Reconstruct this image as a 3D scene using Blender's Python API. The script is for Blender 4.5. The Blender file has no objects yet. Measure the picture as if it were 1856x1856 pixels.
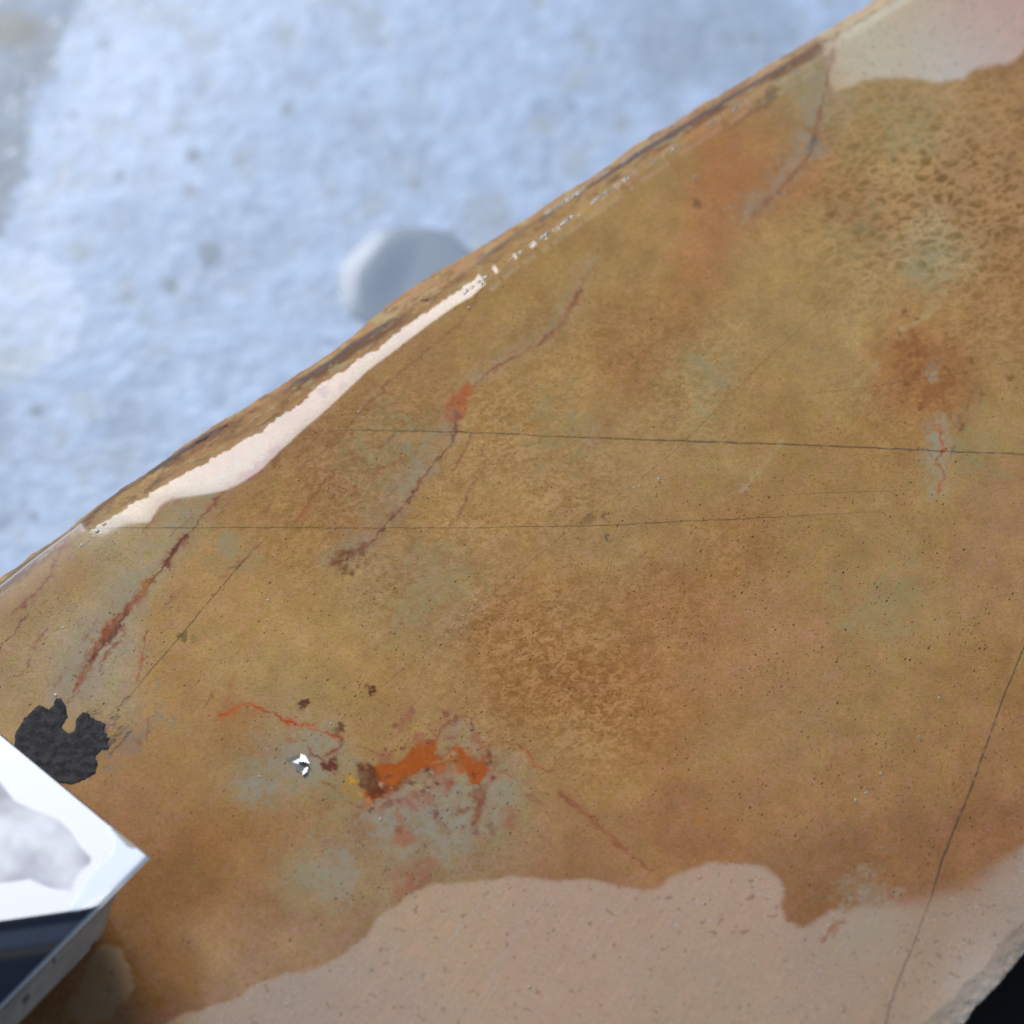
import bpy, bmesh, math, random
import numpy as np
from mathutils import Vector

# ------------------------------------------------------------------ camera, sky, sun, exposure
scene = bpy.context.scene
PITCH = math.radians(45.0)          # the camera looks down by this much
DIST = 0.87                         # metres from the lens to the middle of the slab
LENS, SENSOR, W = 70.0, 24.0, 1856.0
cd = bpy.data.cameras.new('camera')
cam = bpy.data.objects.new('camera', cd)
scene.collection.objects.link(cam)
cam.location = (0, -DIST * math.cos(PITCH), DIST * math.sin(PITCH))
cam.rotation_euler = (math.pi / 2 - PITCH, 0, 0)
cd.lens, cd.sensor_width, cd.sensor_fit = LENS, SENSOR, 'HORIZONTAL'
cd.clip_start, cd.clip_end = 0.02, 500
cd.dof.use_dof = True
cd.dof.focus_distance = 0.845
cd.dof.aperture_fstop = 9.0
scene.camera = cam

SUN_TO = Vector((-0.285, 0.79, 0.54)).normalized()
world = bpy.data.worlds.new('World')
scene.world = world
world.use_nodes = True
wn = world.node_tree
sky = wn.nodes.new('ShaderNodeTexSky')
sky.sky_type = 'NISHITA'
sky.sun_disc = False
sky.sun_elevation = math.asin(SUN_TO.z)
sky.sun_rotation = math.atan2(SUN_TO.x, SUN_TO.y)
sky.air_density, sky.dust_density, sky.ozone_density = 1.0, 0.5, 1.0
wn.links.new(sky.outputs[0], wn.nodes['Background'].inputs[0])
wn.nodes['Background'].inputs[1].default_value = 0.06

sd = bpy.data.lights.new('sun', 'SUN')
sd.energy = 1.25
sd.angle = math.radians(27)
sd.color = (0.87, 0.915, 1.0)
sun = bpy.data.objects.new('sun', sd)
scene.collection.objects.link(sun)
sun.rotation_euler = SUN_TO.to_track_quat('Z', 'Y').to_euler()

scene.view_settings.view_transform = 'Standard'
scene.view_settings.look = 'None'
scene.view_settings.gamma = 1.0
scene.view_settings.exposure = 0.95
scene.cycles.max_bounces = 6
K_WET = (np.array([0.485, 0.50, 0.61]), np.array([0.008, 0.033, 0.036]))
K_DRY = (np.array([0.525, 0.585, 0.65]), np.array([0.0, 0.023, 0.058]))

# ------------------------------------------------------------------ helpers
cp, sp = math.cos(PITCH), math.sin(PITCH)
CX, CF, CU = np.array([1.0, 0, 0]), np.array([0, cp, -sp]), np.array([0, sp, cp])
CO = np.array(cam.location)


def plane(u, v, z):
    """Image pixels (u right, v down) -> metres on the level z."""
    u = np.asarray(u, float); v = np.asarray(v, float); z = np.asarray(z, float)
    k = SENSOR / LENS / W
    d = CF + ((u - W / 2) * k)[..., None] * CX - ((v - W / 2) * k)[..., None] * CU
    t = (z - CO[2]) / d[..., 2]
    return CO + d * t[..., None]


def lin(c):
    c = np.asarray(c, float) / 255.0
    return np.where(c <= 0.04045, c / 12.92, ((c + 0.055) / 1.055) ** 2.4)


def alb(c, wet=True):
    g, o = (K_WET if wet else K_DRY)      # how the light and the gloss of the place change a stone colour
    return np.clip(np.maximum((lin(c) - o) / g, 0.7 * lin(c) / g), 0.004, 0.9)


def noise(x, y, size, seed=0, octaves=1, rough=0.5):
    """Value noise in -1..1, features about `size` long."""
    out = np.zeros(np.broadcast(x, y).shape); amp, tot = 1.0, 0.0
    for o in range(octaves):
        r = np.random.RandomState(seed + 31 * o).rand(256, 256) * 2 - 1
        fx, fy = x / size, y / size
        ix, iy = np.floor(fx).astype(int), np.floor(fy).astype(int)
        tx, ty = fx - ix, fy - iy
        tx = tx * tx * (3 - 2 * tx); ty = ty * ty * (3 - 2 * ty)
        a, b = ix & 255, iy & 255
        a1, b1 = (ix + 1) & 255, (iy + 1) & 255
        out += amp * ((r[b, a] * (1 - tx) + r[b, a1] * tx) * (1 - ty) + (r[b1, a] * (1 - tx) + r[b1, a1] * tx) * ty)
        tot += amp; amp *= rough; size = size / 2.0
    return out / tot


def sstep(a, b, x):
    t = np.clip((x - a) / (b - a), 0, 1)
    return t * t * (3 - 2 * t)


def line_dist(x, y, pts, signed=False):
    """Distance to a polyline of (x, y, w) points; also the width at the nearest point."""
    best = np.full(x.shape, 1e9); wid = np.ones(x.shape); sg = np.ones(x.shape); end = np.zeros(x.shape)
    n = len(pts)
    for i in range(n - 1):
        ax, ay, aw = pts[i]; bx, by, bw = pts[i + 1]
        dx, dy = bx - ax, by - ay
        L = dx * dx + dy * dy + 1e-9
        t = np.clip(((x - ax) * dx + (y - ay) * dy) / L, 0, 1)
        d = np.hypot(x - ax - t * dx, y - ay - t * dy)
        m = d < best
        best = np.where(m, d, best); wid = np.where(m, aw + t * (bw - aw), wid)
        sg = np.where(m, np.sign((x - ax) * dy - (y - ay) * dx), sg)
    return (best * sg if signed else best), wid


def poly_sdf(x, y, pts):
    """Signed distance to a closed outline, negative inside."""
    best = np.full(x.shape, 1e9); ins = np.zeros(x.shape, bool)
    n = len(pts)
    for i in range(n):
        ax, ay = pts[i]; bx, by = pts[(i + 1) % n]
        dx, dy = bx - ax, by - ay
        t = np.clip(((x - ax) * dx + (y - ay) * dy) / (dx * dx + dy * dy + 1e-9), 0, 1)
        best = np.minimum(best, np.hypot(x - ax - t * dx, y - ay - t * dy))
        c = ((ay > y) != (by > y)) & (x < (bx - ax) * (y - ay) / (by - ay + 1e-12) + ax)
        ins ^= c
    return np.where(ins, -best, best)


def grid_mesh(name, V, nr, nc, mat, parent=None, extra_faces=None):
    """V: (nr*nc (+more), 3) vertices in rows; quads between them."""
    i = np.arange(nr - 1)[:, None] * nc + np.arange(nc - 1)[None, :]
    q = np.stack([i, i + nc, i + nc + 1, i + 1], -1).reshape(-1, 4)
    if extra_faces is not None:
        q = np.concatenate([q, extra_faces])
    me = bpy.data.meshes.new(name)
    me.vertices.add(len(V)); me.vertices.foreach_set('co', np.asarray(V, np.float32).ravel())
    me.loops.add(q.size); me.loops.foreach_set('vertex_index', q.astype(np.int32).ravel())
    me.polygons.add(len(q)); me.polygons.foreach_set('loop_start', (np.arange(len(q)) * 4).astype(np.int32))
    me.update(calc_edges=True)
    me.polygons.foreach_set('use_smooth', np.ones(len(q), bool))
    me.materials.append(mat)
    o = bpy.data.objects.new(name, me)
    scene.collection.objects.link(o)
    o.parent = parent
    return o


def attr_col(o, name, rgb, a=None):
    n = len(o.data.vertices)
    c = np.ones((n, 4), np.float32); c[:, :3] = rgb
    if a is not None: c[:, 3] = a
    o.data.attributes.new(name, 'FLOAT_COLOR', 'POINT').data.foreach_set('color', c.ravel())


def attr_f(o, name, f):
    o.data.attributes.new(name, 'FLOAT', 'POINT').data.foreach_set('value', np.asarray(f, np.float32).ravel())


def tag(o, label=None, cat=None, group=None, kind=None):
    for k, v in (('label', label), ('category', cat), ('group', group), ('kind', kind)):
        if v: o[k] = v
    return o


class NT:
    """Small wrapper to write node materials compactly."""
    def __init__(s, name):
        s.m = bpy.data.materials.new(name); s.m.use_nodes = True
        s.t = s.m.node_tree; s.b = s.t.nodes['Principled BSDF']
        s.pos = s.n('ShaderNodeTexCoord').outputs['Object']

    def n(s, kind, **kw):
        x = s.t.nodes.new(kind)
        for k, v in kw.items(): setattr(x, k, v)
        return x

    def put(s, sock, v):
        if isinstance(v, bpy.types.NodeSocket): s.t.links.new(v, sock)
        elif isinstance(v, (tuple, list)) and sock.type == 'RGBA': sock.default_value = (*v[:3], 1)
        else: sock.default_value = v

    def math(s, op, a, b=0.0, c=None, clamp=False):
        x = s.n('ShaderNodeMath', operation=op, use_clamp=clamp)
        s.put(x.inputs[0], a); s.put(x.inputs[1], b)
        if c is not None: s.put(x.inputs[2], c)
        return x.outputs[0]

    def mix(s, f, a, b, blend='MIX'):
        x = s.n('ShaderNodeMix', data_type='RGBA', blend_type=blend)
        s.put(x.inputs['Factor'], f); s.put(x.inputs[6], a); s.put(x.inputs[7], b)
        return x.outputs[2]

    def fmix(s, f, a, b):
        x = s.n('ShaderNodeMix', data_type='FLOAT')
        s.put(x.inputs[0], f); s.put(x.inputs[2], a); s.put(x.inputs[3], b)
        return x.outputs[0]

    def step(s, v, a, b, to0=0.0, to1=1.0):
        x = s.n('ShaderNodeMapRange', interpolation_type='SMOOTHSTEP')
        s.put(x.inputs[0], v); s.put(x.inputs[1], a); s.put(x.inputs[2], b); s.put(x.inputs[3], to0); s.put(x.inputs[4], to1)
        return x.outputs[0]

    def attr(s, name, out='Color'):
        return s.n('ShaderNodeAttribute', attribute_name=name).outputs[out]

    def mapped(s, scale=(1, 1, 1), rz=0.0, loc=(0, 0, 0)):
        x = s.n('ShaderNodeMapping', vector_type='TEXTURE')   # turn first, then stretch
        scale = tuple(1.0 / k for k in scale)
        x.inputs['Rotation'].default_value = (0, 0, rz); x.inputs['Scale'].default_value = scale
        x.inputs['Location'].default_value = loc
        s.put(x.inputs[0], s.pos)
        return x.outputs[0]

    def noise(s, scale, detail=2.0, rough=0.5, dist=0.0, vec=None, out='Fac'):
        x = s.n('ShaderNodeTexNoise'); x.noise_dimensions = '3D'
        s.put(x.inputs['Vector'], vec or s.pos)
        x.inputs['Scale'].default_value = scale; x.inputs['Detail'].default_value = detail
        x.inputs['Roughness'].default_value = rough; x.inputs['Distortion'].default_value = dist
        return x.outputs[out]

    def bump(s, h, strength=0.3, dist=0.001):
        x = s.n('ShaderNodeBump'); s.put(x.inputs['Strength'], strength); x.inputs['Distance'].default_value = dist
        s.put(x.inputs['Height'], h)
        s.put(s.b.inputs['Normal'], x.outputs[0])
        return x.outputs[0]

    def end(s, **kw):
        for k, v in kw.items():
            s.put(s.b.inputs[k.replace('_', ' ')], v)
        return s.m


# ================================================================== the ground: wet concrete
GZ = -0.38
gn = NT('wet_concrete')
g_wet, g_base = gn.attr('wetness', 'Fac'), gn.attr('pigment')
gA = gn.noise(55, 4, 0.6); gB = gn.noise(160, 3, 0.55); gC = gn.noise(14, 3, 0.5)
gcol = gn.mix(gn.step(gA, 0.35, 0.7), gn.mix(0.18, g_base, (0.2, 0.2, 0.2)), g_base)
gcol = gn.mix(gn.step(gn.noise(75, 2, 0.5, 0.4), 0.64, 0.74, 0, 0.35), gcol, (0.14, 0.15, 0.15))
gn.bump(gn.math('ADD', gn.math('MULTIPLY', gA, 1.0), gn.math('MULTIPLY', gB, 0.35)), gn.fmix(g_wet, 0.42, 0.09), 0.004)
gn.end(Base_Color=gcol, Roughness=gn.fmix(g_wet, 0.45, 0.22), IOR=1.33)
xs = np.concatenate([[-12000, -3000, -900, -300], np.linspace(-60, 1920, 420), [2200, 3000, 6000, 14000]])
ys = np.concatenate([[-780, -600, -300, -120], np.linspace(-40, 1120, 300), [1300, 1700, 2400, 3200]])
gu, gv = np.meshgrid(xs, ys)
gpos = plane(gu, gv, np.full(gu.shape, GZ))
# broad wet and dry areas of the floor
corner = poly_sdf(gu, gv, [(-900, -300), (110, -300), (150, 0), (95, 110), (60, 220), (35, 330), (10, 430), (-900, 560)]) \
    + 26 * noise(gu, gv, 45, 3, 3) + 14 * noise(gu, gv, 14, 4)
pool = poly_sdf(gu, gv, [(-60, 480), (20, 455), (75, 455), (130, 490), (158, 560), (135, 640), (60, 680), (-60, 670)]) + 5 * noise(gu, gv, 30, 5, 2)
sheen = poly_sdf(gu, gv, [(140, -300), (1100, -300), (560, 60), (430, 180), (330, 330), (190, 400), (60, 470), (40, 380), (120, 180)]) + 50 * noise(gu, gv, 90, 6, 3)
wet = np.clip(0.12 + 0.38 * sstep(60, -60, sheen) + 0.15 * noise(gu, gv, 60, 7, 3), 0, 1)
wet = np.where(corner < 8, wet * sstep(-8, 8, corner), wet)
wet = np.maximum(wet, 0.75 * sstep(6, -6, pool))
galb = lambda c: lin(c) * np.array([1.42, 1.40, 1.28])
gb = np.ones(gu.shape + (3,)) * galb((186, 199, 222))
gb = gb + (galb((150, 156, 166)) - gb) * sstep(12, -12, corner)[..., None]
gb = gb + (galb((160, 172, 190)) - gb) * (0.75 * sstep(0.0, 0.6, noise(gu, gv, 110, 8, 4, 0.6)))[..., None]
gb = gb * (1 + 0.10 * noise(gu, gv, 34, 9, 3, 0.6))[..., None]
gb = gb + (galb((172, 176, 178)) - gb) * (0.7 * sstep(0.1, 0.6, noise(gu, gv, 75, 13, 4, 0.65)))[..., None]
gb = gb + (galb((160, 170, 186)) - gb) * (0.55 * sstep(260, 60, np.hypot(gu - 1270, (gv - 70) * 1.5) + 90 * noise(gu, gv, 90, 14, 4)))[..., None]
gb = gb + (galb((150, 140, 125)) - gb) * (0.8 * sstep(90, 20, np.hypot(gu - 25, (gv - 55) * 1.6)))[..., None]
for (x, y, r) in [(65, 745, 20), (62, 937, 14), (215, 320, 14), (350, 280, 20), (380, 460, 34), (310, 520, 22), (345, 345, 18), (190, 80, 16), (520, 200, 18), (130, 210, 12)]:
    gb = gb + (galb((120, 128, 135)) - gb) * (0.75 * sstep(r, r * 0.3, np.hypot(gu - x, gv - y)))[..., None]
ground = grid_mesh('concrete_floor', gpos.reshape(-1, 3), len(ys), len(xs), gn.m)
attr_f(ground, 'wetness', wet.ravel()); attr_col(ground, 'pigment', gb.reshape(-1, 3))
tag(ground, 'pale blue grey wet concrete floor reflecting the sky', None, None, 'structure')

# a round shallow puddle on the concrete, thicker at its rim
pn = NT('puddle_water')
pn.end(Base_Color=tuple(lin((162, 170, 176)) * 1.05), Roughness=0.2, IOR=1.33)
rr, aa = np.linspace(0, 1, 30), np.linspace(0, 2 * math.pi, 97)
R, A = np.meshgrid(rr, aa, indexing='ij')
wob = 1 + 0.05 * np.sin(2 * A + 0.6) + 0.03 * np.sin(3 * A + 2) + 0.02 * np.sin(7 * A)
pu, pv = 742 + 128 * R * wob * np.cos(A), 505 - 96 * R * wob * np.sin(A)
lip = np.clip(np.cos(A - math.radians(165)), 0, 1) ** 1.5       # the meniscus only stands up on one side
pz = GZ + 0.0004 + 0.0009 * lip * (sstep(0.0, 0.72, R) * 0 + 1) * (1 - sstep(0.70, 1.0, R)) * sstep(0.0, 0.6, R) - 0.0003 * sstep(0.9, 1.0, R)
pud = grid_mesh('puddle', plane(pu, pv, pz).reshape(-1, 3), 30, 97, pn.m)
tag(pud, 'round grey puddle with a bright crescent rim on the wet concrete floor', 'puddle')

# ================================================================== dark bench under the slab
bn = NT('black_painted_wood')
bgr = bn.noise(30, 4, 0.6, 0.3, bn.mapped((1, 14, 14), math.radians(-40)))
bn.bump(bgr, 0.3, 0.002)
bn.end(Base_Color=bn.mix(bgr, (0.004, 0.004, 0.005), (0.012, 0.012, 0.013)), Roughness=0.7)


def box(name, c, size, rz, mat, parent, bevel=0.003):
    bm = bmesh.new(); bmesh.ops.create_cube(bm, size=1)
    for v in bm.verts: v.co = Vector((v.co.x * size[0], v.co.y * size[1], v.co.z * size[2]))
    bmesh.ops.bevel(bm, geom=bm.edges[:], offset=bevel, segments=2, affect='EDGES')
    me = bpy.data.meshes.new(name); bm.to_mesh(me); bm.free(); me.materials.append(mat)
    o = bpy.data.objects.new(name, me); scene.collection.objects.link(o)
    o.location = c; o.rotation_euler = (0, 0, rz); o.parent = parent
    return o


SLAB_T = 0.032
e0, e1 = plane(-150, 1330, -SLAB_T), plane(1856, 250, -SLAB_T)
ang = math.atan2(e1[1] - e0[1], e1[0] - e0[0])
bench = bpy.data.objects.new('bench', None); scene.collection.objects.link(bench)
bench.location = (*((e0 + e1) / 2)[:2], GZ); bench.rotation_euler = (0, 0, ang)
tag(bench, 'black wooden bench top under the tan stone slab', 'bench')
for i in range(4):
    box('board', (0.02 * (i % 2), -0.055 - 0.113 * i, -SLAB_T - 0.012 - GZ), (0.85, 0.11, 0.023), 0, bn.m, bench)
for sx in (-0.34, 0.34):
    for sy in (-0.05, -0.4):
        box('leg', (sx, sy, (-SLAB_T - 0.0245 - GZ) / 2 - 0.0005), (0.05, 0.05, -SLAB_T - 0.0255 - GZ), 0, bn.m, bench)

# ================================================================== the tan stone slab
PHI = math.atan2(1050, 1590); c_, s_ = math.cos(PHI), math.sin(PHI)
to_s = lambda x, y: x * c_ - y * s_
to_t = lambda x, y: x * s_ + y * c_


def curve(pts):
    p = np.array(pts, float); s, t = to_s(p[:, 0], p[:, 1]), to_t(p[:, 0], p[:, 1])
    o = np.argsort(s)
    return s[o], t[o]


UP = curve([(-160, 1900), (-190, 1500), (-250, 1235), (-120, 1135), (0, 1050), (60, 1005), (130, 955), (165, 927), (200, 900), (280, 845), (330, 810), (400, 765), (500, 705), (600, 640), (640, 607), (700, 555),
            (750, 520), (800, 490), (860, 453), (900, 428), (950, 398), (1050, 335), (1100, 300), (1150, 264), (1200, 235), (1300, 175), (1400, 115), (1500, 53), (1590, -2), (1900, -190), (2150, -330)])
LO = curve([(-80, 1990), (400, 1990), (1000, 1990), (1500, 1985), (1640, 1955), (1740, 1858), (1775, 1822), (1800, 1793), (1830, 1762), (1856, 1730), (2150, 1440), (2900, 700)])
INNER = curve([(-250, 1275), (0, 1088), (100, 1015), (190, 950), (220, 938), (262, 936), (285, 902), (300, 896), (330, 891), (360, 888), (400, 882), (430, 868), (460, 850), (500, 812), (540, 775), (580, 742), (620, 705), (660, 668),
               (700, 640), (740, 611), (780, 582), (820, 554), (850, 537), (900, 491), (920, 474), (1000, 421), (1100, 350), (1200, 282), (1300, 215), (1400, 156), (1500, 94), (1600, 30), (2150, -300)])
OUTER = curve([(-250, 1272), (0, 1085), (100, 1012), (185, 947), (220, 925), (250, 905), (280, 890), (300, 878), (330, 862), (360, 845), (400, 820), (430, 803), (460, 788), (500, 765), (540, 735), (580, 700),
               (620, 672), (660, 648), (700, 615), (740, 590), (780, 563), (820, 536), (850, 514), (900, 479), (920, 464), (1000, 414), (1100, 344), (1200, 276), (1300, 209), (1400, 148), (1500, 86), (1600, 22), (2150, -305)])
CREST = curve([(-250, 1243), (0, 1062), (60, 1014), (130, 962), (200, 906), (280, 852), (330, 818), (400, 775), (500, 718), (600, 656), (640, 625), (700, 590), (750, 555), (800, 520), (860, 482), (900, 452),
               (950, 415), (1050, 349), (1100, 318), (1150, 284), (1200, 254), (1300, 192), (1400, 133), (1500, 70), (1590, 15), (1900, -175), (2150, -315)])

NC, NR = 1180, 640
S = np.linspace(-1230, 1700, NC)
jag = 4.5 * noise(S, S * 0, 60, 11, 5, 0.7)
t0 = np.interp(S, *UP) + jag
t1 = np.interp(S, *LO) + 7 * noise(S, S * 0 + 50, 40, 12, 4, 0.6)
w = np.linspace(0, 1, NR)
w = w ** 1.12                                         # a little denser at the far rim
T = t0[None] + (t1 - t0)[None] * w[:, None]
SS = np.broadcast_to(S[None], T.shape)
X, Y = SS * c_ + T * s_, -SS * s_ + T * c_            # image pixel coordinates of every vertex
PXM = DIST * SENSOR / LENS / W                        # metres per image pixel

# fine wandering of the traced marks
wx = X + 6 * noise(X, Y, 34, 21, 4, 0.65) + 3 * noise(X, Y, 8, 22)
wy = Y + 6 * noise(X, Y, 34, 23, 4, 0.65) + 3 * noise(X, Y, 8, 24)


def field(pts, sig, wet=True):
    """Smooth colour field from sampled stone colours (u, v, r, g, b)."""
    p = np.array(pts, float)
    gx, gy = np.arange(-420, 2300, 16.0), np.arange(-420, 2300, 16.0)
    a, b = np.meshgrid(gx, gy)
    d2 = (a[..., None] - p[:, 0]) ** 2 + (b[..., None] - p[:, 1]) ** 2
    wt = np.exp(-d2 / (2 * sig * sig)) + 1e-7 / (1 + d2 / 1e4)
    f = (wt @ alb(p[:, 2:], wet)) / wt.sum(-1, keepdims=True)
    jx = np.clip(X + 22 * noise(X, Y, 70, 25, 3), gx[0], gx[-1] - 20); jy = np.clip(Y + 22 * noise(X, Y, 70, 26, 3), gy[0], gy[-1] - 20)
    fx, fy = (jx - gx[0]) / 16, (jy - gy[0]) / 16
    ix, iy = fx.astype(int), fy.astype(int); tx, ty = (fx - ix)[..., None], (fy - iy)[..., None]
    return (f[iy, ix] * (1 - tx) + f[iy, ix + 1] * tx) * (1 - ty) + (f[iy + 1, ix] * (1 - tx) + f[iy + 1, ix + 1] * tx) * ty


WET_COL = [(60, 1120, 156, 134, 105), (150, 1180, 149, 135, 112), (100, 1060, 148, 121, 80), (30, 1090, 146, 118, 77), (230, 1040, 152, 136, 107), (300, 930, 153, 129, 93), (250, 1000, 153, 134, 101), (420, 870, 148, 118, 77),
    (500, 950, 148, 117, 71), (600, 850, 142, 111, 71), (700, 780, 144, 115, 74), (680, 850, 142, 112, 74), (450, 1050, 155, 123, 82), (350, 1100, 157, 126, 85), (500, 1100, 159, 129, 85), (600, 1150, 157, 129, 85),
    (700, 1100, 148, 123, 85), (780, 1050, 146, 120, 88), (850, 1000, 151, 122, 82), (800, 900, 151, 122, 78), (900, 800, 153, 123, 79), (1000, 700, 153, 124, 80), (900, 900, 153, 123, 80), (1000, 600, 150, 122, 78),
    (1150, 600, 150, 117, 71), (1190, 640, 146, 112, 68), (1250, 680, 151, 126, 85), (1100, 500, 151, 123, 78), (1000, 480, 150, 122, 75), (1200, 350, 150, 122, 77), (1330, 330, 153, 111, 68), (1290, 400, 154, 115, 74),
    (1370, 300, 155, 113, 70), (1400, 230, 148, 120, 77), (1450, 150, 145, 126, 96), (1400, 450, 153, 126, 82), (1500, 500, 150, 124, 79), (1550, 560, 153, 129, 88), (1450, 600, 151, 126, 84), (1600, 400, 142, 114, 73),
    (1750, 300, 138, 111, 71), (1800, 380, 140, 112, 72), (1640, 260, 146, 122, 79), (1700, 220, 148, 123, 85), (1800, 230, 144, 115, 75), (1700, 470, 149, 130, 97), (1800, 520, 144, 113, 71), (1650, 640, 148, 110, 64),
    (1700, 720, 148, 112, 68), (1690, 670, 147, 110, 66), (1700, 560, 148, 117, 71), (1800, 650, 146, 118, 77), (1500, 700, 151, 124, 80), (1400, 760, 148, 120, 75), (1600, 800, 148, 118, 73), (1800, 780, 148, 123, 82),
    (1820, 900, 148, 118, 85), (1700, 900, 150, 122, 79), (1500, 900, 148, 120, 77), (1300, 850, 150, 124, 84), (1150, 870, 151, 124, 85), (1050, 900, 151, 122, 82), (1100, 1000, 151, 123, 85), (1250, 950, 148, 119, 78),
    (1330, 970, 146, 113, 70), (1500, 1000, 147, 120, 78), (1600, 970, 145, 119, 78), (1650, 1100, 148, 122, 84), (1800, 1000, 148, 118, 84), (1400, 1150, 151, 119, 84), (1300, 1180, 150, 115, 77),
    (1200, 1100, 148, 113, 71), (1050, 1100, 150, 117, 74), (950, 1150, 146, 112, 68), (1050, 1250, 142, 106, 62), (950, 1280, 144, 110, 64), (1150, 1290, 146, 110, 66), (1200, 1330, 148, 112, 70),
    (1000, 1340, 148, 117, 74), (1100, 1400, 150, 118, 75), (1300, 1350, 148, 118, 79), (1450, 1300, 146, 118, 82), (1600, 1250, 145, 118, 78), (1750, 1250, 144, 115, 74), (1820, 1350, 142, 110, 73),
    (1700, 1400, 142, 112, 74), (1550, 1450, 144, 113, 77), (1400, 1450, 145, 113, 77), (1250, 1480, 144, 109, 73), (1100, 1500, 145, 112, 76), (1000, 1450, 148, 118, 82), (900, 1500, 139, 115, 88),
    (1050, 1560, 137, 107, 75), (1560, 1560, 128, 99, 63), (1680, 1530, 132, 102, 68), (1780, 1520, 133, 101, 68), (1500, 1550, 133, 105, 72), (1450, 1620, 127, 99, 65), (750, 1480, 138, 121, 98),
    (650, 1500, 139, 117, 91), (600, 1450, 144, 118, 82), (850, 1450, 138, 125, 104), (900, 1420, 138, 126, 107), (750, 1550, 133, 116, 92), (700, 1600, 142, 122, 96), (650, 1700, 132, 110, 89), (600, 1700, 140, 116, 90),
    (560, 1580, 142, 122, 96), (500, 1500, 146, 114, 75), (450, 1550, 145, 114, 75), (400, 1500, 139, 105, 61), (350, 1400, 146, 117, 77), (300, 1450, 146, 115, 77), (450, 1420, 146, 122, 88), (480, 1400, 143, 128, 104),
    (560, 1380, 144, 130, 110), (440, 1340, 142, 106, 63), (400, 1360, 148, 123, 88), (550, 1300, 150, 128, 96), (650, 1230, 153, 123, 79), (600, 1250, 151, 126, 84), (500, 1220, 154, 129, 88), (400, 1200, 156, 128, 88),
    (300, 1250, 154, 123, 82), (330, 1330, 151, 120, 79), (200, 1250, 152, 133, 104), (160, 1200, 145, 137, 121), (120, 1150, 153, 136, 110), (60, 1250, 154, 133, 104), (30, 1300, 157, 134, 101),
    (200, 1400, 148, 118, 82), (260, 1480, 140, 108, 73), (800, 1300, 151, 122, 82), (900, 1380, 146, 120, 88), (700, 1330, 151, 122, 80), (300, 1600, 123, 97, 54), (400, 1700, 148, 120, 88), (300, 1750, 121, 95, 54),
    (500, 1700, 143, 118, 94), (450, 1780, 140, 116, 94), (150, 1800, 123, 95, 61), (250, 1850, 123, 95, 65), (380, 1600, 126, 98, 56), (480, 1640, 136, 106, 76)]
DRY_COL = [(1000, 1750, 158, 138, 126), (800, 1700, 160, 141, 124), (1300, 1650, 158, 138, 126), (1300, 1800, 153, 136, 124), (700, 1800, 153, 138, 129), (500, 1830, 148, 136, 129), (1600, 1700, 150, 134, 122),
    (1550, 1690, 148, 133, 124), (1700, 1750, 143, 126, 110), (1780, 1680, 143, 124, 110), (1785, 1785, 172, 166, 160), (1840, 1700, 148, 141, 136), (1600, 80, 181, 167, 148), (1560, 120, 187, 168, 151),
    (1700, 90, 192, 171, 164), (1780, 100, 192, 172, 166), (1650, 20, 178, 159, 136), (1750, 20, 181, 151, 142), (1830, 40, 185, 141, 136), (1560, 30, 186, 170, 153), (1500, 200, 172, 143, 105),
    (1850, 100, 180, 153, 144), (250, 1720, 166, 140, 104), (200, 1760, 129, 113, 94)]
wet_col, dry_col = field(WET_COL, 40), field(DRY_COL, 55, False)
va, vb = noise(X, Y, 55, 27, 4, 0.6), noise(X, Y, 24, 28, 3, 0.6)
wet_col = wet_col * (1 + (0.13 * va + 0.10 * vb)[..., None] * np.array([0.8, 1.0, 1.5])) * (1 + 0.12 * noise(X, Y, 38, 29, 4, 0.6)[..., None] * np.array([1.0, 0.9, 0.3]))

# --- marks laid over the wet stone: grey bleached halos, rust veins, iron spots, orange pocket
over, oa = np.zeros(X.shape + (3,)), np.zeros(X.shape)


def lay(col, a):
    global over, oa
    col = np.array(col) * (0.86, 0.98, 1.04)
    a = np.clip(a, 0, 1)
    no = a + oa * (1 - a)
    over = np.where(no[..., None] > 1e-5, (alb(col) * a[..., None] + over * (oa * (1 - a))[..., None]) / np.maximum(no, 1e-5)[..., None], over)
    oa = no


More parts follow.
